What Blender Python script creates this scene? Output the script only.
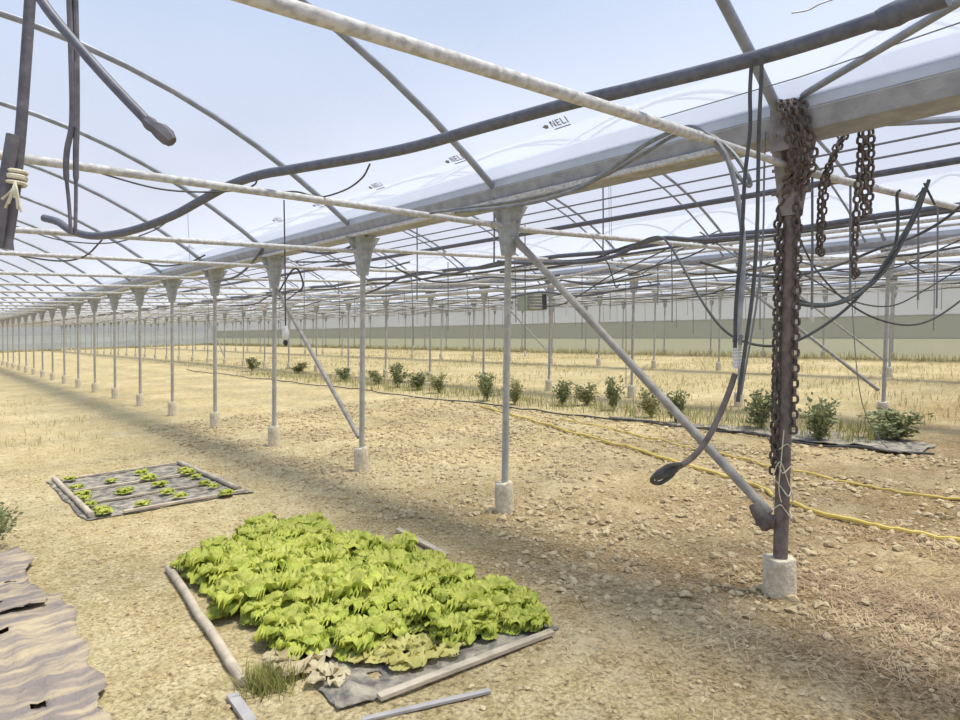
import bpy, math, random
from mathutils import Vector, Matrix, noise
for _o in list(bpy.data.objects): bpy.data.objects.remove(_o)
SC = bpy.context.scene
COL = SC.collection
rnd = random.Random(7)

# ------------------------------------------------------------------ camera
H = 1.68
F_PX, YAW, PIT, ROLL = 665.6, 0.7069, 0.0536, -0.0244
_cy, _sy, _cp, _sp = math.cos(YAW), math.sin(YAW), math.cos(PIT), math.sin(PIT)
FW = Vector((_sy*_cp, _cy*_cp, -_sp))
R0 = Vector((_cy, -_sy, 0)); U0 = R0.cross(FW)
RT = math.cos(ROLL)*R0 + math.sin(ROLL)*U0
UP = -math.sin(ROLL)*R0 + math.cos(ROLL)*U0
CAM = Vector((0, 0, H))
cd = bpy.data.cameras.new('camera'); cam = bpy.data.objects.new('camera', cd); COL.objects.link(cam)
cd.sensor_width = 36.0; cd.lens = F_PX/960*36.0; cd.clip_start = 0.05; cd.clip_end = 500
M3 = Matrix((RT, UP, -FW)).transposed()
cam.matrix_world = Matrix.Translation(CAM) @ M3.to_4x4()
SC.camera = cam

# ------------------------------------------------------------------ world, sun, exposure
SC.view_settings.view_transform = 'Standard'
SC.view_settings.look = 'None'
SC.view_settings.gamma = 1.0
SC.view_settings.use_curve_mapping = False
SC.view_settings.exposure = -0.05
wd = bpy.data.worlds.new('sky'); SC.world = wd; wd.use_nodes = True
wt = wd.node_tree; wt.nodes.clear()
_tc = wt.nodes.new('ShaderNodeTexCoord'); _sx = wt.nodes.new('ShaderNodeSeparateXYZ')
_rp = wt.nodes.new('ShaderNodeValToRGB'); _bg = wt.nodes.new('ShaderNodeBackground'); _wo = wt.nodes.new('ShaderNodeOutputWorld')
wt.links.new(_tc.outputs['Generated'], _sx.inputs[0]); wt.links.new(_sx.outputs['Z'], _rp.inputs[0])
wt.links.new(_rp.outputs[0], _bg.inputs[0]); wt.links.new(_bg.outputs[0], _wo.inputs[0])
_el = _rp.color_ramp.elements
_el[0].position = 0.0; _el[0].color = (0.80, 0.80, 0.86, 1)
_el[1].position = 0.75; _el[1].color = (0.34, 0.50, 0.84, 1)
_e = _el.new(0.18); _e.color = (0.70, 0.74, 0.88, 1)
_e = _el.new(0.42); _e.color = (0.50, 0.64, 0.90, 1)
_bg.inputs[1].default_value = 0.88
sd = bpy.data.lights.new('sun', 'SUN'); sun = bpy.data.objects.new('sun', sd); COL.objects.link(sun)
sd.energy = 6.6; sd.angle = math.radians(13.0); sd.color = (1.0, 0.955, 0.82)
SUNDIR = Vector((0.78, -0.66, 2.8)).normalized()
sun.rotation_euler = SUNDIR.to_track_quat('Z', 'Y').to_euler()
sun.location = (6, -6, 20)
try:
    SC.cycles.transparent_max_bounces = 24
except Exception:
    pass

# ------------------------------------------------------------------ pixel helpers (rays of the survey camera)
def ray(px, py): return FW + RT*((px-480)/F_PX) + UP*((360-py)/F_PX)
def at(px, py, d): return CAM + ray(px, py)*d
def gp(px, py, z=0.0):
    r = ray(px, py); return CAM + r*((z-H)/r.z)
def onY(px, py, Y):
    r = ray(px, py); return CAM + r*(Y/r.y)
def proj(P):
    v = Vector(P)-CAM; d = v.dot(FW)
    if d < 0.05: return None
    return (480+F_PX*v.dot(RT)/d, 360-F_PX*v.dot(UP)/d, d)
def seen(pts, m=25):
    for P in pts:
        q = proj(P)
        if q and -m < q[0] < 960+m and -m < q[1] < 720+m: return True
    return False

# ------------------------------------------------------------------ materials
def mat(name, c1, c2=None, scale=8.0, rough=0.7, metal=0.0, bump=0.0, bscale=40.0, detail=4.0, spec=0.4, trans=0.0, lo=0.35, hi=0.65, bdist=0.02, stretch=None):
    m = bpy.data.materials.new(name); m.use_nodes = True
    nt = m.node_tree; b = nt.nodes['Principled BSDF']; out = nt.nodes['Material Output']
    b.inputs['Roughness'].default_value = rough; b.inputs['Metallic'].default_value = metal
    b.inputs['Specular IOR Level'].default_value = spec
    tc = nt.nodes.new('ShaderNodeTexCoord')
    if c2 is None:
        c2 = tuple(x*0.85 for x in c1)
    n = nt.nodes.new('ShaderNodeTexNoise'); n.inputs['Scale'].default_value = scale; n.inputs['Detail'].default_value = detail
    if stretch:
        mp = nt.nodes.new('ShaderNodeMapping'); mp.inputs['Scale'].default_value = stretch
        nt.links.new(tc.outputs['Object'], mp.inputs['Vector']); nt.links.new(mp.outputs[0], n.inputs['Vector'])
    else: nt.links.new(tc.outputs['Object'], n.inputs['Vector'])
    r = nt.nodes.new('ShaderNodeValToRGB')
    r.color_ramp.elements[0].position = lo; r.color_ramp.elements[1].position = hi
    r.color_ramp.elements[0].color = (*c2, 1); r.color_ramp.elements[1].color = (*c1, 1)
    nt.links.new(n.outputs['Fac'], r.inputs[0]); nt.links.new(r.outputs[0], b.inputs['Base Color'])
    if bump > 0:
        n2 = nt.nodes.new('ShaderNodeTexNoise'); n2.inputs['Scale'].default_value = bscale; n2.inputs['Detail'].default_value = 6
        nt.links.new(tc.outputs['Object'], n2.inputs['Vector'])
        bp = nt.nodes.new('ShaderNodeBump'); bp.inputs['Strength'].default_value = bump; bp.inputs['Distance'].default_value = bdist
        nt.links.new(n2.outputs['Fac'], bp.inputs['Height']); nt.links.new(bp.outputs[0], b.inputs['Normal'])
    if trans > 0:
        t = nt.nodes.new('ShaderNodeBsdfTranslucent'); mx = nt.nodes.new('ShaderNodeMixShader'); mx.inputs[0].default_value = trans
        nt.links.new(r.outputs[0], t.inputs['Color'])
        nt.links.new(b.outputs[0], mx.inputs[1]); nt.links.new(t.outputs[0], mx.inputs[2]); nt.links.new(mx.outputs[0], out.inputs['Surface'])
    return m
def film_mat(name, col, fac, tint=(1, 1, 1), dirt=0.0):
    m = bpy.data.materials.new(name); m.use_nodes = True
    nt = m.node_tree; nt.nodes.clear()
    out = nt.nodes.new('ShaderNodeOutputMaterial')
    tr = nt.nodes.new('ShaderNodeBsdfTransparent'); tr.inputs[0].default_value = (*tint, 1)
    df = nt.nodes.new('ShaderNodeBsdfDiffuse'); df.inputs[0].default_value = (*col, 1)
    tl = nt.nodes.new('ShaderNodeBsdfTranslucent'); tl.inputs[0].default_value = (*col, 1)
    a = nt.nodes.new('ShaderNodeMixShader'); a.inputs[0].default_value = 0.6
    nt.links.new(df.outputs[0], a.inputs[1]); nt.links.new(tl.outputs[0], a.inputs[2])
    n = nt.nodes.new('ShaderNodeTexNoise'); n.inputs['Scale'].default_value = 0.6; n.inputs['Detail'].default_value = 5
    tc = nt.nodes.new('ShaderNodeTexCoord'); nt.links.new(tc.outputs['Object'], n.inputs['Vector'])
    mr = nt.nodes.new('ShaderNodeMapRange'); mr.inputs['To Min'].default_value = fac*0.7; mr.inputs['To Max'].default_value = min(1, fac*1.3)
    nt.links.new(n.outputs['Fac'], mr.inputs['Value'])
    fsrc = mr.outputs[0]
    if dirt > 0:   # dust settled along the low edges of the film
        sz = nt.nodes.new('ShaderNodeSeparateXYZ'); nt.links.new(tc.outputs['Object'], sz.inputs[0])
        dm = nt.nodes.new('ShaderNodeMapRange'); dm.interpolation_type = 'SMOOTHSTEP'
        dm.inputs['From Min'].default_value = 3.75; dm.inputs['From Max'].default_value = 2.9; dm.inputs['To Min'].default_value = 0.0; dm.inputs['To Max'].default_value = dirt
        nt.links.new(sz.outputs['Z'], dm.inputs['Value'])
        ad = nt.nodes.new('ShaderNodeMath'); ad.operation = 'ADD'; ad.use_clamp = True
        nt.links.new(fsrc, ad.inputs[0]); nt.links.new(dm.outputs[0], ad.inputs[1]); fsrc = ad.outputs[0]
    mx = nt.nodes.new('ShaderNodeMixShader'); nt.links.new(fsrc, mx.inputs[0])
    nt.links.new(tr.outputs[0], mx.inputs[1]); nt.links.new(a.outputs[0], mx.inputs[2]); nt.links.new(mx.outputs[0], out.inputs['Surface'])
    return m
MT = {}
MT['galv'] = mat('galvanised steel', (0.46, 0.45, 0.41), (0.34, 0.335, 0.305), 14, 0.6, 0.0, 0.15, 60)
MT['zinc'] = mat('bracket zinc', (0.42, 0.44, 0.45), (0.30, 0.315, 0.32), 18, 0.6, 0.0, 0.1, 60)
MT['rustzinc'] = mat('rust stained bracket', (0.27, 0.25, 0.245), (0.17, 0.15, 0.145), 14, 0.7, 0.0, 0.2, 60)
MT['arch'] = mat('roof tube steel', (0.30, 0.32, 0.365), (0.22, 0.235, 0.27), 10, 0.5, 0.25)
MT['bar'] = mat('dusty pale tube', (0.56, 0.55, 0.54), (0.37, 0.365, 0.36), 30, 0.7, 0.0, 0.2, 70, lo=0.36, hi=0.58)
MT['brace'] = mat('brace tube', (0.37, 0.345, 0.31), (0.25, 0.23, 0.21), 12, 0.6, 0.0)
MT['rust'] = mat('rusty post', (0.225, 0.185, 0.165), (0.13, 0.105, 0.092), 16, 0.8, 0.1, 0.4, 60)
MT['chain'] = mat('rusty chain', (0.17, 0.14, 0.125), (0.085, 0.068, 0.06), 30, 0.75, 0.3)
MT['gutter'] = mat('gutter sheet', (0.37, 0.385, 0.435), (0.27, 0.28, 0.32), 9, 0.65, 0.1, 0.25, 60)
MT['flap'] = mat('gutter film flap', (0.50, 0.53, 0.59), (0.42, 0.45, 0.50), 4, 0.5, 0.0)
MT['concrete'] = mat('footing concrete', (0.72, 0.65, 0.50), (0.52, 0.46, 0.35), 25, 0.95, 0, 0.6, 70)
MT['hose'] = mat('dusty dark hose', (0.125, 0.13, 0.16), (0.085, 0.09, 0.12), 30, 0.5, 0, spec=0.5)
MT['cable'] = mat('black cable', (0.085, 0.085, 0.085), (0.05, 0.052, 0.052), 20, 0.55)
MT['dustyhose'] = mat('dusty brown hose', (0.19, 0.165, 0.15), (0.12, 0.10, 0.092), 25, 0.7)
MT['greencable'] = mat('dark green hose', (0.085, 0.095, 0.092), (0.055, 0.062, 0.06), 20, 0.45)
MT['greyhose'] = mat('grey hose', (0.24, 0.25, 0.26), (0.15, 0.155, 0.17), 20, 0.5)
MT['wire'] = mat('steel wire', (0.22, 0.22, 0.23), None, 20, 0.5, 0.3)
MT['rope'] = mat('cream rope', (0.70, 0.66, 0.52), (0.52, 0.47, 0.35), 40, 0.9)
MT['grimepipe'] = mat('grimy hanging tube', (0.16, 0.15, 0.17), (0.085, 0.08, 0.095), 14, 0.6, 0.1, 0.2, 40)
MT['wood'] = mat('weathered batten', (0.56, 0.48, 0.37), (0.38, 0.32, 0.25), 9, 0.85, 0, 0.3, 50)
MT['greybar'] = mat('grey alloy strip', (0.46, 0.44, 0.43), (0.36, 0.34, 0.34), 9, 0.5, 0.1)
MT['mulch'] = mat('dusty mulch film', (0.42, 0.375, 0.30), (0.14, 0.13, 0.118), 11, 0.8, 0, 1.0, 22, detail=12, lo=0.36, hi=0.64, spec=0.15, bdist=0.03)
MT['mulchold'] = mat('soil strewn mulch film', (0.47, 0.38, 0.25), (0.23, 0.192, 0.175), 2.6, 0.8, 0, 1.0, 22, detail=12, lo=0.42, hi=0.66, stretch=(1.3, 5.5, 3))
MT['lettuce'] = mat('lettuce leaf', (0.58, 0.62, 0.12), (0.32, 0.39, 0.05), 11, 0.55, 0, 0.4, 70, trans=0.22)
MT['lettucepale'] = mat('lettuce heart leaf', (0.66, 0.67, 0.18), (0.50, 0.54, 0.10), 14, 0.55, 0, trans=0.35)
MT['witheredleaf'] = mat('withered leaf', (0.70, 0.62, 0.42), (0.48, 0.40, 0.25), 9, 0.8, 0, trans=0.25)
MT['yellowleaf'] = mat('yellowing leaf', (0.66, 0.62, 0.24), (0.48, 0.44, 0.14), 9, 0.7, 0, trans=0.25)
MT['shrub'] = mat('shrub leaf', (0.31, 0.335, 0.165), (0.19, 0.22, 0.10), 6, 0.6, 0, trans=0.25)
MT['shrubpale'] = mat('pale shrub leaf', (0.38, 0.37, 0.18), (0.27, 0.28, 0.12), 6, 0.6, 0, trans=0.25)
MT['stem'] = mat('plant stem', (0.25, 0.21, 0.11), None, 10, 0.8)
MT['weed'] = mat('dry weed', (0.52, 0.44, 0.21), (0.38, 0.33, 0.14), 2, 0.8, 0, trans=0.25)
MT['grass'] = mat('green grass blades', (0.40, 0.38, 0.14), (0.28, 0.29, 0.09), 4, 0.7, 0, trans=0.25)
MT['straw'] = mat('straw', (0.58, 0.44, 0.27), (0.36, 0.24, 0.15), 3, 0.85)
MT['yellow'] = mat('yellow hose', (0.72, 0.56, 0.13), (0.58, 0.44, 0.12), 5, 0.5)
MT['white'] = mat('white plastic', (0.75, 0.75, 0.72), (0.6, 0.6, 0.58), 12, 0.5)
MT['black'] = mat('black plastic', (0.04, 0.04, 0.045), None, 12, 0.5)
MT['unit'] = mat('green grey casing', (0.34, 0.38, 0.30), (0.27, 0.30, 0.25), 5, 0.6)
MT['ink'] = mat('grey ink', (0.28, 0.29, 0.33), None, 5, 0.8)
MT['film'] = film_mat('roof film', (0.68, 0.73, 0.88), 0.26, dirt=0.30)
MT['sidefilm'] = film_mat('side film', (0.44, 0.45, 0.43), 0.85)
MT['sidenet'] = film_mat('grey green side net', (0.28, 0.285, 0.235), 0.93, (0.5, 0.52, 0.42))
MT['sidelow'] = film_mat('pale green side sheet', (0.50, 0.495, 0.37), 0.93, (0.6, 0.65, 0.45))
MT['endfilm'] = film_mat('end wall sheet', (0.58, 0.62, 0.55), 0.9)

def soil_material():
    m = bpy.data.materials.new('dry soil'); m.use_nodes = True
    nt = m.node_tree; b = nt.nodes['Principled BSDF']; b.inputs['Roughness'].default_value = 0.95; b.inputs['Specular IOR Level'].default_value = 0.1
    tc = nt.nodes.new('ShaderNodeTexCoord')
    def nz(s, d=6, ro=0.6):
        n = nt.nodes.new('ShaderNodeTexNoise'); n.inputs['Scale'].default_value = s; n.inputs['Detail'].default_value = d; n.inputs['Roughness'].default_value = ro
        nt.links.new(tc.outputs['Object'], n.inputs['Vector']); return n
    def ramp(src, a, bb, ca, cb):
        r = nt.nodes.new('ShaderNodeValToRGB'); r.color_ramp.elements[0].position = a; r.color_ramp.elements[1].position = bb
        r.color_ramp.elements[0].color = (*ca, 1); r.color_ramp.elements[1].color = (*cb, 1); nt.links.new(src, r.inputs[0]); return r
    def mixc(f, a, c):
        x = nt.nodes.new('ShaderNodeMix'); x.data_type = 'RGBA'
        if isinstance(f, float): x.inputs[0].default_value = f
        else: nt.links.new(f, x.inputs[0])
        nt.links.new(a, x.inputs[6]); nt.links.new(c, x.inputs[7]); return x.outputs[2]
    def grain(ca, cb, cc):
        v = nt.nodes.new('ShaderNodeTexVoronoi'); v.feature = 'F1'; v.inputs['Scale'].default_value = 38; v.inputs['Randomness'].default_value = 1
        w = nz(9, 4); ad = nt.nodes.new('ShaderNodeVectorMath'); ad.operation = 'MULTIPLY_ADD'; ad.inputs[1].default_value = (0.12, 0.12, 0.12)
        nt.links.new(w.outputs['Color'], ad.inputs[0]); nt.links.new(tc.outputs['Object'], ad.inputs[2]); nt.links.new(ad.outputs[0], v.inputs['Vector'])
        n = nz(46, 12, 0.9)
        m1 = nt.nodes.new('ShaderNodeMath'); m1.operation = 'MULTIPLY_ADD'; m1.inputs[1].default_value = -0.16
        nt.links.new(v.outputs['Distance'], m1.inputs[0]); nt.links.new(n.outputs['Fac'], m1.inputs[2])
        r = ramp(m1.outputs[0], 0.31, 0.51, ca, cb); e = r.color_ramp.elements.new(0.40); e.color = (*cc, 1); return r
    fine = grain((0.20, 0.15, 0.08), (0.74, 0.64, 0.40), (0.53, 0.44, 0.26))
    moist = grain((0.11, 0.075, 0.042), (0.54, 0.41, 0.245), (0.33, 0.24, 0.14))
    # damp, tilled earth towards the near right: patch with a noisy outline
    sx = nt.nodes.new('ShaderNodeSeparateXYZ'); nt.links.new(tc.outputs['Object'], sx.inputs[0])
    def mrange(src, a, bb):
        r = nt.nodes.new('ShaderNodeMapRange'); r.interpolation_type = 'SMOOTHSTEP'; r.inputs['From Min'].default_value = a; r.inputs['From Max'].default_value = bb
        nt.links.new(src, r.inputs['Value']); return r.outputs[0]
    def mth(op, a, c):
        x = nt.nodes.new('ShaderNodeMath'); x.operation = op
        for i, v in enumerate((a, c)):
            if isinstance(v, (int, float)): x.inputs[i].default_value = v
            else: nt.links.new(v, x.inputs[i])
        return x.outputs[0]
    big = nz(0.9, 4).outputs['Fac']
    dx = mrange(sx.outputs['X'], 1.7, 3.8)
    dy = mth('SUBTRACT', 1.0, mrange(sx.outputs['Y'], 1.5, 7.5))
    damp = mth('MULTIPLY', mth('MULTIPLY', dx, dy), mrange(big, 0.15, 0.5))
    c = mixc(damp, fine.outputs[0], moist.outputs[0])
    # pale crust patches and dry grass tint far off
    crust = ramp(nz(0.7, 5).outputs['Fac'], 0.45, 0.7, (0, 0, 0), (1, 1, 1))
    pale = nt.nodes.new('ShaderNodeRGB'); pale.outputs[0].default_value = (0.70, 0.60, 0.39, 1)
    c = mixc(mth('MULTIPLY', crust.outputs[0], 0.45), c, pale.outputs[0])
    wz = ramp(nz(0.5, 6).outputs['Fac'], 0.42, 0.62, (0, 0, 0), (1, 1, 1))
    weed = nt.nodes.new('ShaderNodeRGB'); weed.outputs[0].default_value = (0.47, 0.40, 0.23, 1)
    c = mixc(mth('MULTIPLY', mth('MULTIPLY', wz.outputs[0], mrange(sx.outputs['X'], 9.5, 12.5)), 0.7), c, weed.outputs[0])
    # coarse clumps and stains all over the field
    cl = ramp(nz(5.5, 10, 0.75).outputs['Fac'], 0.40, 0.58, (0.80, 0.76, 0.67), (1, 1, 1))
    cl2 = ramp(nz(0.35, 7, 0.65).outputs['Fac'], 0.38, 0.60, (0.91, 0.89, 0.84), (1, 1, 1))
    for w_ in (cl, cl2):
        x = nt.nodes.new('ShaderNodeMix'); x.data_type = 'RGBA'; x.blend_type = 'MULTIPLY'; x.inputs[0].default_value = 1.0
        nt.links.new(c, x.inputs[6]); nt.links.new(w_.outputs[0], x.inputs[7]); c = x.outputs[2]
    nt.links.new(c, b.inputs['Base Color'])
    b1 = nt.nodes.new('ShaderNodeBump'); b1.inputs['Strength'].default_value = 0.8; b1.inputs['Distance'].default_value = 0.03
    nt.links.new(nz(16, 10, 0.72).outputs['Fac'], b1.inputs['Height'])
    b2 = nt.nodes.new('ShaderNodeBump'); b2.inputs['Strength'].default_value = 0.8; b2.inputs['Distance'].default_value = 0.010
    nt.links.new(nz(70, 6, 0.7).outputs['Fac'], b2.inputs['Height']); nt.links.new(b1.outputs[0], b2.inputs['Normal'])
    nt.links.new(b2.outputs[0], b.inputs['Normal'])
    return m
MT['soil'] = soil_material()
MT['clod'] = mat('soil clod', (0.60, 0.49, 0.31), (0.38, 0.29, 0.175), 14, 0.95, 0, 0.5, 60, spec=0.1)

# ------------------------------------------------------------------ mesh builder
class MB:
    def __init__(s): s.v = []; s.f = []; s.mi = []
    def add(s, vs, fs, mi=0):
        b = len(s.v); s.v += [tuple(x) for x in vs]; s.f += [tuple(i+b for i in f) for f in fs]; s.mi += [mi]*len(fs)
    def tube(s, pts, r, n=8, caps=True, mi=0):
        pts = [Vector(p) for p in pts]; m = len(pts)
        if m < 2: return
        rs = r if isinstance(r, (list, tuple)) else [r]*m
        t0 = (pts[1]-pts[0]).normalized()
        a = Vector((0, 0, 1)) if abs(t0.z) < 0.9 else Vector((1, 0, 0))
        u = t0.cross(a).normalized(); vs = []
        for i in range(m):
            t = (pts[min(i+1, m-1)]-pts[max(i-1, 0)])
            t = t.normalized() if t.length > 1e-9 else t0
            u = (u - t*u.dot(t)); u = u.normalized() if u.length > 1e-6 else t.orthogonal().normalized()
            w = t.cross(u)
            for j in range(n):
                q = 2*math.pi*j/n; vs.append(pts[i]+(u*math.cos(q)+w*math.sin(q))*rs[i])
        fs = []
        for i in range(m-1):
            for j in range(n):
                k = (j+1) % n; fs.append((i*n+j, i*n+k, (i+1)*n+k, (i+1)*n+j))
        if caps: fs += [tuple(range(n-1, -1, -1)), tuple((m-1)*n+j for j in range(n))]
        s.add(vs, fs, mi)
    def box(s, c, size, rot=None, mi=0):
        vs = []
        for x in (-.5, .5):
            for y in (-.5, .5):
                for z in (-.5, .5):
                    p = Vector((x*size[0], y*size[1], z*size[2]))
                    if rot is not None: p = rot @ p
                    vs.append(p+Vector(c))
        s.add(vs, [(0, 1, 3, 2), (4, 6, 7, 5), (0, 4, 5, 1), (2, 3, 7, 6), (0, 2, 6, 4), (1, 5, 7, 3)], mi)
    def loft(s, rings, closed=True, caps=True, mi=0):
        n = len(rings[0]); vs = [p for r in rings for p in r]; fs = []
        for i in range(len(rings)-1):
            for j in range(n if closed else n-1):
                k = (j+1) % n; fs.append((i*n+j, i*n+k, (i+1)*n+k, (i+1)*n+j))
        if caps and closed: fs += [tuple(range(n-1, -1, -1)), tuple((len(rings)-1)*n+j for j in range(n))]
        s.add(vs, fs, mi)
    def build(s, name, mats, parent=None, loc=None, smooth=True, angle=40):
        me = bpy.data.meshes.new(name); me.from_pydata(s.v, [], s.f); 
        for m in (mats if isinstance(mats, list) else [mats]): me.materials.append(m)
        if any(s.mi): me.polygons.foreach_set('material_index', s.mi)
        if smooth:
            me.polygons.foreach_set('use_smooth', [True]*len(me.polygons))
            try: me.set_sharp_from_angle(angle=math.radians(angle))
            except Exception: pass
        me.update()
        o = bpy.data.objects.new(name, me); COL.objects.link(o)
        if loc is not None: o.location = loc
        if parent is not None: o.parent = parent
        return o
def tag(o, label, cat, group=None, kind=None):
    if label: o['label'] = label
    if cat: o['category'] = cat
    if group: o['group'] = group
    if kind: o['kind'] = kind
    return o
def inst(src, name=None, loc=None, rz=None, parent=None):
    o = src.copy(); COL.objects.link(o)
    if name: o.name = name
    if loc is not None: o.location = loc
    if rz is not None: o.rotation_euler = (0, 0, rz)
    o.parent = parent
    return o
def copy_tree(src, loc, rz=0.0, sc=None):
    r = inst(src, loc=loc, rz=rz)
    if sc: r.scale = sc if isinstance(sc, tuple) else (sc, sc, sc)
    for ch in list(src.children): inst(ch, parent=r)
    return r
def smoothpath(pts, sub=6):
    P = [Vector(p) for p in pts]
    if len(P) < 3: return P
    out = []
    for i in range(len(P)-1):
        p0 = P[i-1] if i else P[0]*2-P[1]; p1 = P[i]; p2 = P[i+1]; p3 = P[i+2] if i+2 < len(P) else P[-1]*2-P[-2]
        for j in range(sub):
            t = j/sub
            out.append(0.5*((2*p1)+(p2-p0)*t+(2*p0-5*p1+4*p2-p3)*t*t+(3*p1-p0-3*p2+p3)*t**3))
    out.append(P[-1]); return out
ORD = ['', 'first', 'second', 'third', 'fourth', 'fifth', 'sixth', 'seventh', 'eighth', 'ninth', 'tenth', 'eleventh', 'twelfth', 'thirteenth', 'fourteenth', 'fifteenth', 'sixteenth', 'seventeenth', 'eighteenth', 'nineteenth', 'twentieth', 'twenty-first', 'twenty-second', 'twenty-third', 'twenty-fourth', 'twenty-fifth', 'twenty-sixth', 'twenty-seventh', 'twenty-eighth', 'twenty-ninth', 'thirtieth', 'thirty-first', 'thirty-second', 'thirty-third', 'thirty-fourth', 'thirty-fifth']

# ------------------------------------------------------------------ layout numbers
X1, Y1, S = 3.95, 1.8636, 2.4754          # nearest post row
LX, LY = 0.038, -0.013                    # posts lean a little
ZB, ZG = 2.58, 2.73                       # tie bars, gutter underside
ROWX = [X1-7.95, X1, X1+7.95, X1+15.9, X1+23.85]
ROWOFF = [0.0, 0.0, -0.42, -0.42, -0.42]
TX = [x+LX*ZG for x in ROWX]              # at gutter height
WALLX, WALLY = ROWX[4]+0.42, 83.0
NK = 33
def rowy(i, k): return Y1+S*k+ROWOFF[i]

# ------------------------------------------------------------------ ground
def fh(x, y):
    till = min(1.0, max(0.0, (x-3.4)/1.0)); 
    if x > 9.2: till *= 0.6
    near = 1.0 if y < 16 else 0.6
    a = 0.010+0.016*till
    h = a*noise.fractal(Vector((x*2.3, y*2.3, 0.3)), 1.0, 2.0, 4)*near
    h += (0.006+0.012*till)*noise.noise(Vector((x*9, y*9, 4.0)))
    if y < 9: h += (0.003+0.010*till)*abs(noise.noise(Vector((x*21, y*21, 9.0))))
    # wheel track beside the post row
    q = (x-2.95+0.15*math.sin(y*0.3))/0.28
    h -= 0.012*math.exp(-q*q)
    return h-0.004
def axis(a0, a1, b0, b1, step, growth):
    xs = []; x = a0
    while x < a1: xs.append(x); x += step
    s = step; x = a1
    while x < b1: xs.append(x); s *= growth; x += s
    xs.append(b1); lo = []; s = step; x = a0-step
    while x > b0: lo.append(x); s *= growth; x -= s
    lo.append(b0); return lo[::-1]+xs
gx = axis(0.0, 7.0, -5.0, WALLX+3.0, 0.042, 1.035); gy = axis(0.2, 9.0, -3.0, WALLY+3.0, 0.042, 1.03)
fm = MB(); vs = [(x, y, fh(x, y)) for y in gy for x in gx]; nx = len(gx)
fm.add(vs, [(j*nx+i, j*nx+i+1, (j+1)*nx+i+1, (j+1)*nx+i) for j in range(len(gy)-1) for i in range(nx-1)])
tag(fm.build('floor', MT['soil'], angle=180), 'dry sandy bare soil floor of the greenhouse', 'floor', kind='structure')

# ------------------------------------------------------------------ walls
def wall(name, p, q, label):
    b = MB(); p = Vector(p); q = Vector(q)
    zs = [0.0, 0.78, 1.62, 2.9]; n = 34
    for bi in range(3):
        vs = []; 
        for i in range(n+1):
            a = p.lerp(q, i/n); vs += [(a.x, a.y, zs[bi]), (a.x, a.y, zs[bi+1])]
        b.add(vs, [(2*i, 2*i+2, 2*i+3, 2*i+1) for i in range(n)], bi)
    return b
b = wall('wall_right', (WALLX, -4, 0), (WALLX, WALLY, 0), '')
tag(b.build('wall_right', [MT['sidelow'], MT['sidenet'], MT['sidefilm']], smooth=False), 'grey green side sheeting along the far long side', 'wall', kind='structure')
b = wall('wall_back', (-5, WALLY, 0), (WALLX, WALLY, 0), '')
tag(b.build('wall_back', [MT['endfilm'], MT['endfilm'], MT['sidefilm']], smooth=False), 'pale sheeting of the distant end wall', 'wall', kind='structure')
b = MB()
for z in (0.78, 1.62): b.tube([(WALLX-0.05, -4, z), (WALLX-0.05, WALLY-0.05, z)], 0.025, 6); b.tube([(-5, WALLY-0.05, z), (WALLX-0.05, WALLY-0.05, z)], 0.025, 6)
tag(b.build('trim_1', MT['galv']), 'horizontal rails of the far walls', 'rail', kind='structure')

# ------------------------------------------------------------------ roof film
RISE, ZA = 1.66, 2.71
def archz(x, xa, xb):
    c = (xa+xb)/2; h = (xb-xa)/2; return ZA+RISE*(1-((x-c)/h)**2)
films = []
for bay in range(4):
    xa, xb = TX[bay]+0.15, TX[bay+1]-0.15; b = MB(); n = 22; ys = [-5]+[Y1+S*k for k in range(-2, NK+1)]
    vs = []
    for y in ys:
        for i in range(n+1):
            x = xa+(xb-xa)*i/n; sag = 0.0
            vs.append((x, y+ROWOFF[bay]*0, archz(x, TX[bay], TX[bay+1])+0.04))
    b.add(vs, [(j*(n+1)+i, j*(n+1)+i+1, (j+1)*(n+1)+i+1, (j+1)*(n+1)+i) for j in range(len(ys)-1) for i in range(n)])
    f = tag(b.build('ceiling', MT['film'], angle=180), 'clear plastic roof film over the %s vault' % ['near', 'second', 'third', 'farthest'][bay], 'roof film', kind='structure')
    films.append(f)
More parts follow.
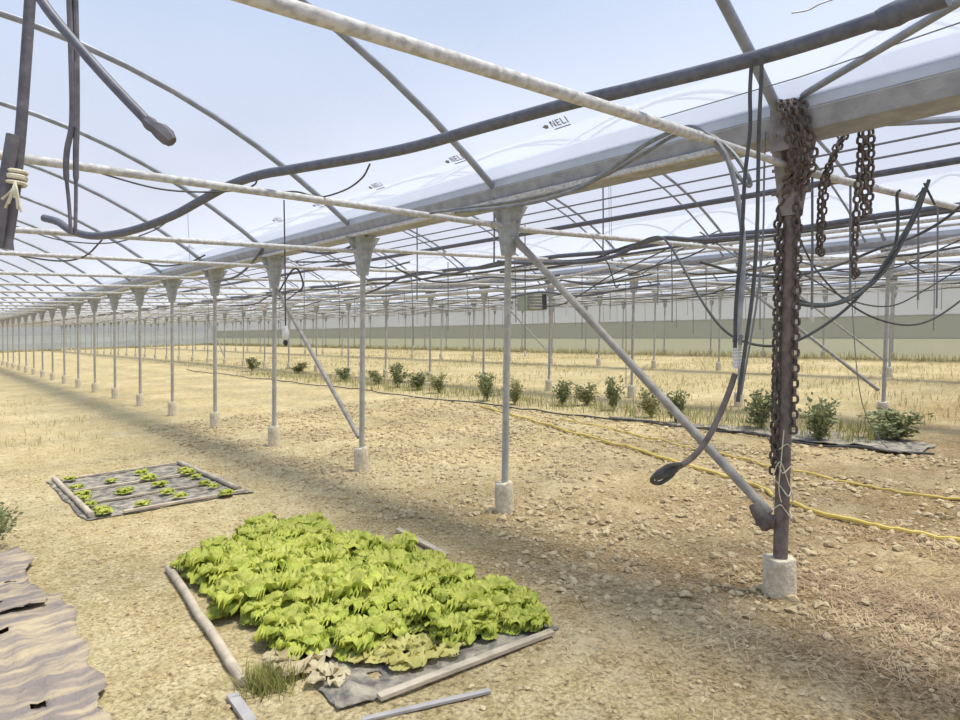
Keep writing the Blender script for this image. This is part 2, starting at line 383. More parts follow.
# printed marks on the near film (they move with the film: its parts)
def film_hit(px, py):
    r = ray(px, py); t = 0.5
    while t < 60:
        P = CAM+r*t
        if TX[0] < P.x < TX[1] and P.z > archz(P.x, TX[0], TX[1])+0.03: return P
        t += 0.01
    return None
def print_mark(px, py, s):
    P = film_hit(px, py)
    if P is None: return
    c = (TX[0]+TX[1])/2; h = (TX[1]-TX[0])/2; sl = -2*RISE*(P.x-c)/h/h
    xa = Vector((0, -1, 0)); ya = Vector((-1, 0, -sl)).normalized(); za = xa.cross(ya)
    P = P+za*0.006
    R = Matrix((xa, ya, za)).transposed()
    def put(b, x0, y0, x1, y1, sk=0.0):
        b.add([P+R@Vector((x0*s, y0*s, 0)), P+R@Vector((x1*s, y0*s, 0)), P+R@Vector(((x1+sk)*s, y1*s, 0)), P+R@Vector(((x0+sk)*s, y1*s, 0))], [(0, 1, 2, 3)])
    b = MB()
    def seg(x, parts):
        for q in parts: put(b, x+q[0], q[1], x+q[2], q[3])
    # N E L I letters as strokes
    seg(0.0, [(0, 0, .2, 1), (.6, 0, .8, 1)]); put(b, 0.15, 0.75, 0.35, 1.0); b.add([P+R@Vector((x*s, y*s, 0)) for x, y in ((.2, 1), (.02, 1), (.6, 0), (.78, 0))], [(0, 1, 2, 3)])
    seg(1.0, [(0, 0, .2, 1), (.2, 0, .65, .18), (.2, .41, .6, .59), (.2, .82, .65, 1)])
    seg(1.85, [(0, 0, .2, 1), (.2, 0, .65, .18)]); seg(2.7, [(0, 0, .2, 1)])
    put(b, 0.1, -0.45, 2.9, -0.28)
    # leaf-like mark before the letters
    b.add([P+R@Vector((x*s, y*s, 0)) for x, y in ((-1.5, .5), (-1.1, .1), (-.6, .1), (-.45, .55), (-.9, .75))], [(0, 1, 2, 3, 4)])
    b.build('printed_mark', MT['ink'], films[0], smooth=False)
for k, (px, py, s) in enumerate([(553, 127, 0.055), (453, 162, 0.055), (375, 188, 0.055), (318, 206, .055), (277, 221, 0.055), (190, 248, .055)]): print_mark(px, py, s)

# ------------------------------------------------------------------ gutters
def gutter(i):
    x = TX[i]; b = MB(); y0, y1 = (-1.2 if i < 3 else 2.0), WALLY-0.6
    prof = [(-.20, .11), (-.195, .10), (-.155, 0), (.155, 0), (.195, .10), (.20, .11), (.18, .12), (.14, .02), (-.14, .02), (-.18, .12)]
    ys = [y0]
    while ys[-1] < y1: ys.append(min(y1, ys[-1]+S*2))
    rings = [[(x+px, y, ZG+pz) for px, pz in prof] for y in ys]
    b.loft(rings)
    o = b.build('roof_gutter', MT['gutter'], angle=20)
    lab = {1: 'long grey sheet-metal gutter above the chain-hung post and nearest post row', 2: 'grey gutter on the second post row behind the shrubs', 3: 'narrow grey gutter seen over the third post row back', 4: 'faint farthest gutter on top of the side wall posts'}[i]
    tag(o, lab, 'gutter')
    if i < 4:
        s = MB(); ya = Y1+0.25 if i == 1 else y0
        prof2 = [(-.19, -.022), (-.15, -.022), (-.15, -.004), (-.157, -.004), (-.157, -.016), (-.183, -.016), (-.183, .012), (-.19, .012)]
        s.loft([[(x+px, y, ZG+pz) for px, pz in prof2] for y in (ya, y1)])
        s.build('drip_channel', MT['bar'], o, angle=20)
    for sg in (-1, 1):
        c = MB(); c.loft([[(x+sg*px, y, ZG+pz) for px, pz in ((.175, .10), (.197, .10), (.165, .29), (.155, .305), (.14, .305), (.165, .115))] for y in ys])
        c.build('film_flap', MT['flap'], o, angle=20)
for i in (1, 2, 3, 4): gutter(i)

# ------------------------------------------------------------------ posts
def post_mesh(r, zt=ZG-0.02):
    b = MB(); b.tube([(LX*z, LY*z, z) for z in (0.0, 1.0, 2.0, zt)], r, 12); return b
def footing_mesh(r, h, seed):
    b = MB(); R = random.Random(seed); rings = []
    for z, k in ((-0.06, 1.02), (0.0, 1.02), (h*0.35, 1.0), (h*0.7, 0.99), (h*0.96, 0.97), (h, 0.9)):
        rings.append([(math.cos(q)*r*k*(1+R.uniform(-.035, .035)), math.sin(q)*r*k*(1+R.uniform(-.035, .035)), z+(R.uniform(-.012, .012) if z > h*.9 else 0)) for q in [2*math.pi*j/14 for j in range(14)]])
    b.loft(rings); return b
def bracket_mesh():
    b = MB(); rings = []
    for z, hx, hy in ((2.28, .055, .055), (2.34, .065, .058), (2.60, .105, .085), (2.70, .125, .10), (2.728, .13, .105)):
        cx, cy = LX*z, LY*z
        rings.append([(cx+sx*hx, cy+sy*hy, z) for sx, sy in ((-.6, -1), (.6, -1), (1, -.6), (1, .6), (.6, 1), (-.6, 1), (-1, .6), (-1, -.6))])
    b.loft(rings)
    for s in (-1, 1):  # folded gusset plates and bolts
        for zz in (2.42, 2.56):
            b.tube([(LX*zz-0.03*s, LY*zz-.105, zz), (LX*zz-.03*s, LY*zz+.105, zz)], .011, 6)
        vs = [(LX*2.5+s*.05, LY*2.5-.004, 2.45), (LX*2.7+s*.23, LY*2.7-.004, 2.725), (LX*2.7+s*.05, LY*2.7-.004, 2.725)]
        vs += [(x, y+.02, z) for x, y, z in vs]
        b.add(vs, [(0, 1, 2), (5, 4, 3), (0, 3, 4, 1), (1, 4, 5, 2), (2, 5, 3, 0)])
    return b
P_PROTO = None
def make_post(i, k, label):
    global P_PROTO
    g = 'gutter posts'
    loc = Vector((ROWX[i], rowy(i, k), 0)); loc.z = 0.0
    if P_PROTO is None:
        o = post_mesh(.031).build('support_post', MT['galv'])
        footing_mesh(.083, .27, 3).build('footing', MT['concrete'], o)
        bracket_mesh().build('bracket', MT['zinc'], o, angle=25)
        P_PROTO = o
        o.location = loc
    else:
        o = copy_tree(P_PROTO, loc)
    tag(o, label, 'post', g); return o
# the chain-hung post
p1 = MB(); p1.tube([(LX*z, LY*z, z) for z in (0, 0.5, 1, 1.5, 2, ZG-.02)], .042, 16)
P1 = p1.build('support_post', MT['rust'], loc=(X1, Y1, 0)); tag(P1, 'dark rusty post wound with heavy chains on a round concrete foot', 'post', 'gutter posts')
footing_mesh(.098, .215, 11).build('footing', MT['concrete'], P1)
bm_ = bracket_mesh(); bm_.box((LX*2.8-.212, LY*2.8-.03, 2.755), (.018, .13, .25)); bm_.build('bracket', MT['rustzinc'], P1, angle=25)
for k in range(1, 32):
    if proj((ROWX[1], rowy(1, k), 0))[0] > -6:
        make_post(1, k, 'grey steel post on concrete foot, %s beyond the chain-hung post in its row' % ORD[k])
for i, nm in ((2, 'second'), (3, 'third')):
    n = 0
    for k in range(-2, NK):
        q = proj((ROWX[i], rowy(i, k), 1.5))
        if q and -4 < q[0] < 966 and rowy(i, k) < WALLY-.5:
            n += 1
            make_post(i, k, 'slim grey post in %s row back, %s from the frame edge beyond the chains' % (nm, ORD[n]))
n = 0
for k in range(0, NK):
    q = proj((ROWX[4], rowy(4, k), 1.5))
    if q and -4 < q[0] < 966 and rowy(4, k) < WALLY-.5:
        n += 1; make_post(4, k, 'thin pale post against the green side wall, %s from the near end' % ORD[n])

# ------------------------------------------------------------------ arches and tie bars
vault = ['near', 'second', 'third', 'farthest']
def arch(bay, k, yk0, yk1, label, rr=None):
    xa, xb = TX[bay]+.06, TX[bay+1]-.06; b = MB(); n = 20
    pts = []
    for j in range(n+1):
        t = j/n; x = xa+(xb-xa)*t
        pts.append((x, yk0+(yk1-yk0)*t, archz(x, TX[bay], TX[bay+1])))
    if not seen([p for p in pts if proj(p)], 15): return
    b.tube(pts, rr or (.03 if bay == 0 else .024), 10 if bay < 2 else 6)
    tag(b.build('roof_arch', MT['arch']), label, 'arch', 'roof arches')
def bar(bay, k, y0, y1, label, r=.027, z=ZB):
    za, zb = {(0, 0): (2.59, 2.575), (1, 0): (2.56, 2.585), (0, 1): (2.735, 2.53), (1, 1): (2.515, 2.50), (0, 2): (2.57, 2.555), (0, 3): (2.67, 2.58)}.get((bay, k), (z, z))
    pts = [(TX[bay]+.03+(TX[bay+1]-TX[bay]-.06)*t/24, y0+(y1-y0)*t/24, za+(zb-za)*t/24+(.018*math.sin(math.pi*t/24) if (bay, k) == (0, 0) else 0)) for t in range(25)]
    if (bay, k) == (0, 0):
        q_ = MB(); q_.tube([(2.98, y0, 2.585), (TX[1]-.03, y0, 2.57)], .019, 12)
        tag(q_.build('tie_bar', MT['bar']), 'thinner stub continuing the broken near tie bar to the chain-hung post', 'bar', 'tie bars')
        pts = [p for p in pts if p[0] < 3.06]
    if not seen(pts, 10): return
    b = MB(); b.tube(pts, r, 12 if bay < 2 else 6)
    o = b.build('tie_bar', MT['bar']); tag(o, label, 'bar', 'tie bars'); return o
PN = lambda k: 'the chain-hung post' if k == 0 else ('the post just before the chain-hung post' if k == -1 else 'post %s beyond the chained one' % ORD[k])
for bay in range(4):
    na = nb = 0
    for k in range(-1, NK):
        y0, y1 = rowy(bay, k)+LY*ZG, rowy(bay+1, k)+LY*ZG
        if y0 > WALLY-1: continue
        if bay < 2:
            arch(bay, k, y0, y1, 'curved grey roof arch over the %s vault springing from %s' % (vault[bay], PN(k)))
            if bay == 1 and -1 < k < 10: arch(bay, k, y0+.28, y1+.28, 'thin twin of the second vault arch at %s' % PN(k), .017)
            if k >= 0: bar(bay, k, y0, y1, 'pale dusty tie bar across the %s vault at %s' % (vault[bay], PN(k)), .0255)
        else:
            c0 = len(COL.objects)
            arch(bay, k, y0, y1, 'thin curved arch over the %s vault, %s from the near end' % (vault[bay], ORD[na+1]))
            if len(COL.objects) > c0: na += 1
            c0 = len(COL.objects)
            bar(bay, k, y0, y1, 'thin pale tie bar across the %s vault, %s from the near end' % (vault[bay], ORD[nb+1]), .024)
            if len(COL.objects) > c0: nb += 1

# ------------------------------------------------------------------ diagonal braces
def brace(i, ktop, kbot, label, r=.033, zt=2.5, zbm=.42, m='brace'):
    a = Vector((ROWX[i]+LX*zt+.04, rowy(i, ktop)-.03, zt)); c = Vector((ROWX[i]+.02, rowy(i, kbot)+.07, zbm))
    b = MB(); b.tube([a, a.lerp(c, .5), c], r, 12)
    o = b.build('diagonal_brace', MT[m]); tag(o, label, 'brace', 'diagonal braces'); return o
B1 = brace(1, 1, 0, 'grey diagonal brace running down to the foot of the chain-hung post', .030, 2.46, .47)
b = MB(); c = Vector((X1+.0, Y1+.10, .44)); d = Vector((0, -.62, -.78)).normalized()
b.tube([c-d*.10, c-d*.06, c+d*.0, c+d*.06, c+d*.075], [.033, .045, .052, .05, .03], 12)
b.tube([c+Vector((.0, -.09, -.01)), c+Vector((0, .03, -.01))], [.042, .045], 10)
b.build('end_clamp', MT['rust'], B1)
brace(1, 3, 2, 'pale diagonal brace between the third and second posts beyond the chained one', .028, 2.25, .38)
brace(2, 2, 1, 'pale diagonal brace in the second row behind the hanging ribbed valve', .03, 2.3, .45)
brace(3, 3, 2, 'thin pale brace far behind the chained post in third row', .03, 2.3, .4)
brace(2, 0, -1, 'pale brace in the second row nearest the frame edge', .03, 2.3, .4)
brace(3, 8, 7, 'short faint brace in the third row beyond the shrubs', .03, 2.2, .4)
brace(2, 14, 13, 'dark slanting brace far along the second row near the end wall', .03, 2.3, .4)

# ------------------------------------------------------------------ long pipes and wires running with the gutters
def long_pipe(px, py, z, r, m, name, label, cat, y0=-1.0, y1=60.0, sag=0.0):
    P = onY(px, py, 0.5)
    rr = ray(px, py); P = CAM+rr*((z-H)/rr.z); x = P.x
    pts = []; y = y0; j = 0
    while y < y1:
        pts.append((x, y, z-sag*abs(math.sin((y-Y1)/S*math.pi)))); y += S/3 if sag else S
    b = MB(); b.tube(pts, r, 8); o = b.build(name, MT[m]); tag(o, label, cat); return o
long_pipe(960, 160, 2.66, .024, 'hose', 'overhead_pipe', 'dark overhead pipe just behind the chained post, highest of the thick ones', 'pipe')
long_pipe(960, 128, 2.86, .008, 'wire', 'overhead_wire', 'thin overhead wire crossing behind the upper hanging chains, topmost', 'wire')
long_pipe(960, 143, 2.76, .008, 'wire', 'overhead_wire', 'thin overhead wire just above the dark overhead pipe', 'wire')
long_pipe(960, 202, 2.64, .030, 'hose', 'overhead_hose', 'dark sagging overhead hose below the hanging chain tops', 'hose', sag=.06)
long_pipe(960, 217, 2.62, .022, 'bar', 'overhead_pipe', 'pale overhead pipe directly beneath the dark sagging overhead hose', 'pipe')
long_pipe(960, 224, 2.62, .014, 'galv', 'overhead_pipe', 'thin grey overhead pipe under the pale overhead pipe', 'pipe')
long_pipe(960, 252, 2.50, .05, 'bar', 'overhead_pipe', 'thick pale pipe hanging beside the second row gutter', 'pipe')
long_pipe(960, 282, 2.62, .03, 'galv', 'overhead_pipe', 'grey overhead pipe in the third vault nearest its post row', 'pipe')
long_pipe(960, 270, 2.62, .03, 'bar', 'overhead_pipe', 'pale overhead pipe in the third vault close behind second row', 'pipe')
b = MB(); b.tube([at(640, 124, 4.2), at(800, 77, 3.4), at(962, 22, 2.75)], .0035, 5); tag(b.build('roof_wire', MT['wire']), 'hair-thin wire stretched along the roof film above the near gutter', 'wire')
b = MB(); b.tube(smoothpath([at(792, 13, 2.6), at(808, 10, 2.6), at(820, 4, 2.6), at(834, -1, 2.6)]), .0035, 5); tag(b.build('wire_scrap', MT['wire']), 'short crooked wire scrap above the dark hose', 'wire')
b = MB(); b.tube([at(848, 124, 4.0), at(905, 122, 4.05), at(975, 118, 4.1)], .022, 8); tag(b.build('short_pipe', MT['arch']), 'rough dark pipe stub under the gutter beside the hanging chains', 'pipe')

b = MB(); b.tube([at(803, 95, 3.72), at(880, 49, 3.05), at(972, -6, 2.5)], .019, 12); tag(b.build('roof_strut', MT['arch']), 'straight grey strut rising from the chained post top to the frame corner', 'strut')
# sagging lines along the vaults
_R = random.Random(15)
for bay, xs in ((1, (2.9, 4.3, 5.9, 7.0)), (2, (.9, 2.2, 3.6, 5.0, 6.4, 7.3)), (3, (.8, 2.0, 3.3, 4.6, 6.0, 7.2))):
    for q, dx in enumerate(xs):
        x0 = TX[bay]+dx; z0 = _R.uniform(2.40, 2.56); sg = _R.uniform(.05, .22); ph = _R.uniform(0, 6); pts = []; y = 0.5
        dark = q % 2 == 0
        while y < 66:
            u = (y-rowy(bay, 0))/S; pts.append((x0+.10*math.sin(y*.31+ph)+.05*math.sin(y*.9+ph), y, ZB-.03-sg*abs(math.sin(math.pi*u))*(.6+.4*math.sin(y*.4+ph)))); y += S/4
        b = MB(); b.tube(pts, .016 if dark else .022, 6)
        tag(b.build('irrigation_line', MT['cable' if dark else 'bar']), '%s irrigation line along the %s vault, %s in from its nearer post row' % ('dark sagging' if dark else 'pale sagging', vault[bay], ORD[q+1]), 'hose', 'irrigation lines')
for bay in (1, 2, 3):
    n_ = 0
    for k in range(0, 13):
        for dx in ((2.3, 5.4) if bay < 3 else (2.0, 4.2, 6.3)):
            x0 = TX[bay]+dx; yy = rowy(bay, k)+(rowy(bay+1, k)-rowy(bay, k))*dx/7.95+LY*ZG; L = _R.uniform(.5, 1.25)
            q = proj((x0, yy, 2.3))
            if not q or not (0 < q[0] < 960): continue
            n_ += 1; b = MB(); b.tube([(x0, yy, 2.57), (x0+.01, yy, 2.5-L*.5), (x0, yy, 2.57-L)], .007 if bay == 1 else .009, 6)
            tag(b.build('drop_tube', MT['wire']), 'thin drop tube under a tie bar of the %s vault, %s counting outward' % (vault[bay], ORD[n_] if n_ < 36 else 'number %d' % n_), 'tube', 'drop tubes of the %s vault' % vault[bay])
# ------------------------------------------------------------------ hoses and cables overhead: control points (px, py, distance)
def hose(name, m, r, pts, label, cat='hose', n=8, sub=6):
    b = MB(); b.tube(smoothpath([at(*p) for p in pts], sub), r, n)
    o = b.build(name, MT[m]); tag(o, label, cat); return o
main = hose('water_hose', 'hose', .031, [(945, -8, 2.25), (880, 19, 2.4), (760, 57, 2.7), (640, 87, 3.0), (597, 97, 3.12), (560, 106, 3.22), (480, 128, 3.5), (400, 150, 3.85), (300, 168, 4.3), (260, 175, 4.5), (228, 186, 4.72), (200, 201, 4.88), (170, 217, 5.02), (130, 231, 5.2), (95, 236, 5.4), (72, 231, 5.5), (58, 222, 5.55), (44, 218, 5.6)], 'thick dark blue hose snaking across the tie bars of the near vault', n=14)
b = MB(); b.tube([at(876, 21, 2.405), at(882, 19, 2.40), at(898, 13, 2.365), at(908, 9, 2.345), at(948, -6, 2.25)], [.034, .041, .045, .040, .040], 14); b.build('coupling', MT['hose'], main)
hose('thin_cable', 'cable', .006, [(80, 165, 3.8), (110, 176, 4.0), (160, 189, 4.2), (205, 192, 4.4), (240, 190, 4.5), (254, 185, 4.55), (257, 180, 4.55)], 'thin black cable drooping below the second tie bar', 'cable')
hose('thin_cable', 'cable', .006, [(283, 192, 4.7), (298, 192, 4.7), (320, 197, 4.7), (345, 190, 4.5), (362, 178, 4.2), (370, 164, 4.05)], 'thin black cable loop hanging from the dark blue hose mid-span', 'cable')
hose('thin_cable', 'cable', .006, [(15, 226, 6.3), (60, 240, 6.4), (110, 243, 6.4), (150, 232, 6), (172, 218, 5.3)], 'thin black cable under the far dip of the dark hose', 'cable')
# ribbon of hoses entering beside the chained post
hose('grey_hose', 'greyhose', .013, [(455, 212, 4.6), (520, 205, 4.3), (575, 190, 4.1), (615, 166, 3.95), (650, 142, 3.8), (688, 127, 3.6), (712, 138, 3.4), (728, 160, 3.3), (738, 200, 3.25), (743, 240, 3.2), (742, 290, 3.15), (735, 342, 3.1)], 'grey hose curving off the gutter then dropping to the ribbed valve')
hose('grey_hose', 'greyhose', .011, [(430, 213, 4.7), (520, 200, 4.4), (590, 182, 4.15), (640, 156, 3.9), (676, 135, 3.7), (705, 133, 3.5), (730, 150, 3.4), (746, 172, 3.3), (750, 186, 3.3), (738, 176, 3.3), (722, 152, 3.4), (702, 136, 3.5)], 'grey hose with a tight loop at the broken end of tie bar')
hose('hanging_cable', 'cable', .008, [(752, 58, 2.68), (750, 90, 2.69), (750, 130, 2.7), (745, 175, 2.7), (743, 215, 2.7), (740, 260, 2.7), (736, 305, 2.7), (735, 348, 2.7)], 'black cable hanging straight from the dark hose to the ribbed valve', 'cable')
hose('hanging_cable', 'cable', .008, [(762, 55, 2.65), (761, 85, 2.66), (759, 130, 2.67), (758, 185, 2.67), (757, 230, 2.67), (753, 290, 2.67), (745, 350, 2.67), (739, 392, 2.67), (738, 402, 2.67)], 'longest black cable hanging beside the ribbed valve with free end', 'cable')
hose('hanging_cable', 'wire', .006, [(765, 132, 3.9), (764, 180, 3.9), (763, 235, 3.9), (757, 300, 3.9), (741, 395, 3.9)], 'thin grey cable dropping behind the two black hanging cables', 'cable')
hz = hose('spray_hose', 'dustyhose', .0125, [(735, 374, 2.7), (729, 392, 2.7), (720, 414, 2.7), (708, 438, 2.7), (694, 456, 2.7), (680, 466, 2.7), (668, 471, 2.7)], 'black hose curving from the ribbed valve to a coiled nozzle end')
b = MB(); b.tube(smoothpath([at(682, 464, 2.68), (at(668, 466, 2.68)), at(656, 474, 2.68), at(652, 481, 2.7), at(660, 483, 2.72), at(672, 475, 2.72), at(676, 466, 2.7)]), .009, 8)
b.tube([at(676, 468, 2.7), at(668, 472, 2.7), at(655, 479, 2.7)], [.018, .02, .011], 8); b.build('nozzle', MT['cable'], hz)
b = MB()
pts = [(at(737, 348+i*.85, 2.7), (.019 if i % 4 < 2 else .013)) for i in range(0, 25)]
b.tube([p for p, r in pts], [r*1.1 for p, r in pts], 14)
VAL = b.build('ribbed_valve', MT['white'], angle=60); tag(VAL, 'white ribbed plastic valve hanging on cables beside the brace', 'valve')
b = MB(); b.tube([at(740, 345, 2.69), at(741, 335, 2.69)], .008, 8); b.build('connector', MT['greyhose'], VAL)
# dark green lines looped to the splayed stakes
hose('green_hose', 'greencable', .010, [(636, 245, 6.6), (650, 238, 6.3), (664, 239, 6), (680, 262, 5.6), (700, 298, 5.2), (722, 328, 5), (745, 342, 4.9), (775, 346, 4.8), (803, 338, 4.7), (840, 314, 4.7), (868, 286, 4.7), (893, 250, 4.7), (910, 222, 4.7), (925, 192, 4.7)], 'dark green hose hanging in one long loop behind the chained post')
hose('green_hose', 'greencable', .011, [(700, 262, 5), (745, 274, 4.9), (790, 276, 4.9), (835, 266, 4.9), (880, 248, 4.9), (915, 236, 4.9), (945, 219, 4.8), (972, 196, 4.7)], 'dark green hose crossing behind the post just under its mid height')
hose('green_hose', 'greencable', .011, [(790, 296, 4.75), (812, 304, 4.75), (838, 302, 4.75), (866, 286, 4.75), (885, 266, 4.75), (895, 245, 4.75), (898, 222, 4.75), (897, 196, 4.75), (900, 190, 4.75)], 'dark green hose making the shallow inner loop beside the post')
hose('green_hose', 'greencable', .013, [(792, 303, 4.7), (822, 306, 4.7), (850, 299, 4.7), (876, 280, 4.7), (895, 255, 4.7), (908, 228, 4.7), (924, 188, 4.7)], 'dark green thicker hose paired under the shallow inner loop')
hose('green_hose', 'cable', .009, [(800, 240, 6), (815, 268, 6), (840, 296, 6), (870, 316, 6), (905, 325, 6), (935, 318, 6), (975, 290, 6)], 'thin black hose sagging lowest at the frame edge')
hose('green_hose', 'cable', .008, [(805, 275, 7), (850, 300, 7), (890, 306, 7), (925, 290, 7), (970, 262, 7)], 'thin black hose in a middle sag near the frame edge')
hose('green_hose', 'cable', .008, [(905, 262, 7), (925, 272, 7), (945, 270, 7), (975, 262, 7)], 'short black hose dip just under the second gutter near the frame edge')
# splayed stake tied on the right tie bar
b = MB(); b.tube([at(929, 180, 4.75), at(918, 212, 4.75), at(900, 246, 4.75), at(884, 272, 4.75)], .013, 8); b.tube([at(924, 183, 4.75), at(935, 205, 4.75)], .008, 6); b.tube([at(926, 186, 4.75), at(916, 197, 4.75)], .005, 6)
tag(b.build('hanging_bracket', MT['cable']), 'dark splayed hook tied to the tie bar near the frame edge', 'hook')
# tangle in the middle distance
TANG = [
 ('hose', .022, [(497, 262, 7.6), (540, 263, 7.5), (585, 262, 7.3), (615, 256, 7.1), (640, 244, 6.9), (665, 238, 6.7), (700, 240, 6.5), (760, 236, 6.2)], 'thick dark hose bundle curving up in the middle of second vault'),
 ('cable', .014, [(500, 272, 7.9), (545, 268, 7.8), (590, 260, 7.5), (625, 247, 7.2), (650, 241, 7)], 'black hose just beneath the thick dark hose bundle'),
 ('hose', .018, [(365, 294, 10.5), (385, 286, 10.2), (405, 276, 10), (425, 272, 9.8), (450, 274, 9.6), (475, 268, 9.3), (500, 262, 9)], 'dark hose rippling between the second and third row-one posts'),
 ('cable', .012, [(395, 268, 9), (425, 280, 9), (455, 282, 9), (490, 277, 9), (530, 280, 9), (560, 275, 9)], 'thin black hose weaving behind the post nearest the chained one'),
 ('cable', .010, [(535, 306, 11), (560, 305, 10.5), (585, 292, 10), (610, 276, 9.5), (640, 262, 9), (665, 250, 8.5)], 'black hose climbing from the hung heater unit'),
 ('cable', .010, [(560, 280, 9.5), (595, 285, 9.5), (625, 276, 9.2), (655, 266, 9), (690, 256, 8.6), (720, 240, 8.2)], 'black hose rising behind the diagonal brace top'),
 ('cable', .008, [(600, 258, 8), (607, 262, 8), (612, 275, 8), (616, 287, 8), (620, 284, 8)], 'short black wire with hooked end beside the brace'),
 ('hose', .016, [(286, 244, 8.2), (305, 251, 8.1), (330, 253, 7.9), (352, 246, 7.8), (368, 234, 7.6), (382, 222, 7.4)], 'dark hose draped between the third and second posts under the gutter'),
 ('hose', .018, [(215, 282, 10.6), (235, 277, 10.2), (250, 265, 9.8), (262, 249, 9.4)], 'dark hose draped down from gutter to fourth post'),
 ('cable', .012, [(279, 292, 9), (288, 276, 9), (294, 269, 9), (299, 271, 9), (303, 284, 9), (300, 292, 9)], 'small dark hose loop beside the third post bracket'),
 ('cable', .012, [(230, 306, 13), (255, 304, 12.6), (270, 296, 12.2), (285, 300, 12), (300, 290, 11.8)], 'dark hose low under the bars behind the third post'),
 ('cable', .012, [(296, 262, 10), (320, 262, 10), (345, 262, 10), (380, 268, 10.2), (410, 262, 10.2)], 'dark thin hose level behind the second post bracket'),
 ('cable', .012, [(140, 262, 9.6), (165, 266, 9.6), (190, 262, 9.5), (205, 255, 9.4)], 'dark cable sagging between tie bars in the near vault'),
 ('cable', .010, [(20, 256, 8), (60, 261, 8), (85, 256, 8), (102, 240, 7.7)], 'dark thin cable sagging under third tie bar by the hung tube'),
 ('cable', .010, [(660, 300, 12), (700, 296, 12), (735, 285, 11.6), (770, 262, 11)], 'dark hose sagging behind the hanging cables near second row'),
 ('cable', .010, [(800, 262, 9), (850, 272, 9), (900, 266, 9), (960, 240, 8.6)], 'dark hose behind the green loops near second gutter'),
 ('wire', .006, [(850, 270, 8), (853, 320, 8), (858, 380, 8), (866, 415, 8.1), (880, 440, 8.2), (893, 452, 8.25)], 'thin dark drip tube dropping to the mulch strip end'),
 ('hose', .022, [(500, 300, 15), (540, 292, 14.5), (580, 296, 14), (620, 290, 13.5), (660, 284, 13)], 'dark hose rippling under the second row gutter'),
 ('wire', .009, [(640, 275, 9.5), (680, 250, 8.9), (720, 230, 8.4)], 'grey slanted tube beside the diagonal brace under second vault'),
 ('wire', .009, [(700, 232, 7.6), (745, 262, 7.4), (780, 282, 7.2)], 'grey slanted tube just behind hanging cables'),
]
for j, (m, r, pts, lab) in enumerate(TANG):
    o = hose('irrigation_hose', m, r, pts, lab, 'hose', 8, 5)
    if j in (4, 6, 10, 12):
        P = at(*pts[len(pts)//2]); i = max(q for q in range(4) if TX[q] < P.x); b = MB(); b.tube([P, Vector((P.x, P.y, archz(P.x, TX[i], TX[i+1])+.03))], .003, 5); b.build('hanger_wire', MT['wire'], o)

# hanging droppers
def dropper(px, y0, y1, d, lab, r=.007, weight=False):
    P = at(px, y0, d); i = max(q for q in range(4) if TX[q] < P.x)
    k = round((P.y-rowy(i, 0))/S); yy = rowy(i, k)+LY*ZG; A = onY(px, y0, yy)
    yy = rowy(i, k)+(rowy(i+1, k)-rowy(i, k))*(A.x-TX[i])/7.95+LY*ZG; A = onY(px, y0, yy); B_ = onY(px, y1, yy)
    A.z = max(A.z, 2.56); b = MB(); b.tube([A, A.lerp(B_, .5)+Vector((.004, 0, 0)), B_], r, 6)
    o = b.build('drop_tube', MT['wire']); tag(o, lab, 'tube', 'drop tubes')
    if weight:
        w = MB(); P = B_; w.tube([P+Vector((0, 0, .02)), P, P-Vector((0, 0, .05)), P-Vector((0, 0, .07))], [.006, .014, .014, .005], 8); w.build('weight', MT['white'], o)
DR = [(494, 196, 262, 6.6, 'thin drop tube just before the post nearest the chained one'), (603, 182, 256, 7.4, 'thin drop tube hanging over the diagonal brace'), (417, 226, 300, 9.2, 'thin drop tube between second post and nearest post'),
      (525, 225, 352, 10, 'long drop tube reaching low behind the nearest post'), (448, 262, 330, 13, 'drop tube behind the second post toward the heater unit'), (658, 262, 300, 9.5, 'short drop tube with the brace below it'),
      (812, 243, 312, 6.5, 'drop tube close behind the chained post'), (850, 255, 300, 7.5, 'short drop tube beside the hanging long chain'), (918, 225, 300, 6.8, 'drop tube beside the second row post near the frame edge'),
      (386, 262, 330, 14, 'drop tube just behind the second post bracket'), (304, 262, 330, 13, 'drop tube beside the pale diagonal brace top'), (626, 300, 385, 15, 'long drop tube beside the second row post'),
      (706, 262, 320, 11, 'drop tube between brace and hanging cables'), (582, 262, 340, 13, 'drop tube just past the hung heater unit'), (760, 262, 330, 11, 'drop tube behind the two hanging cables')]
for i, (px, y0, y1, d, lab) in enumerate(DR): dropper(px, y0, y1, d, lab, .008, i in (3, 6, 11))
# sprayer weight hung at the fourth post
b = MB(); b.tube([at(284, 200, 7.6), at(285, 262, 7.6), at(285.5, 326, 7.6)], .008, 6)
o = b.build('hanging_sprayer', MT['cable']); tag(o, 'hanging sprayer with white body beside the third post', 'sprayer')
b = MB(); b.tube([at(285.5, 326, 7.6), at(285.5, 330, 7.6), at(285.5, 338, 7.6), at(285.5, 340, 7.6)], [.02, .036, .036, .02], 10); b.build('body', MT['white'], o)
b = MB(); b.tube([at(285.5, 340, 7.6), at(285.5, 343, 7.6), at(286, 346, 7.6)], [.02, .03, .012], 10); b.build('spray_tip', MT['black'], o)

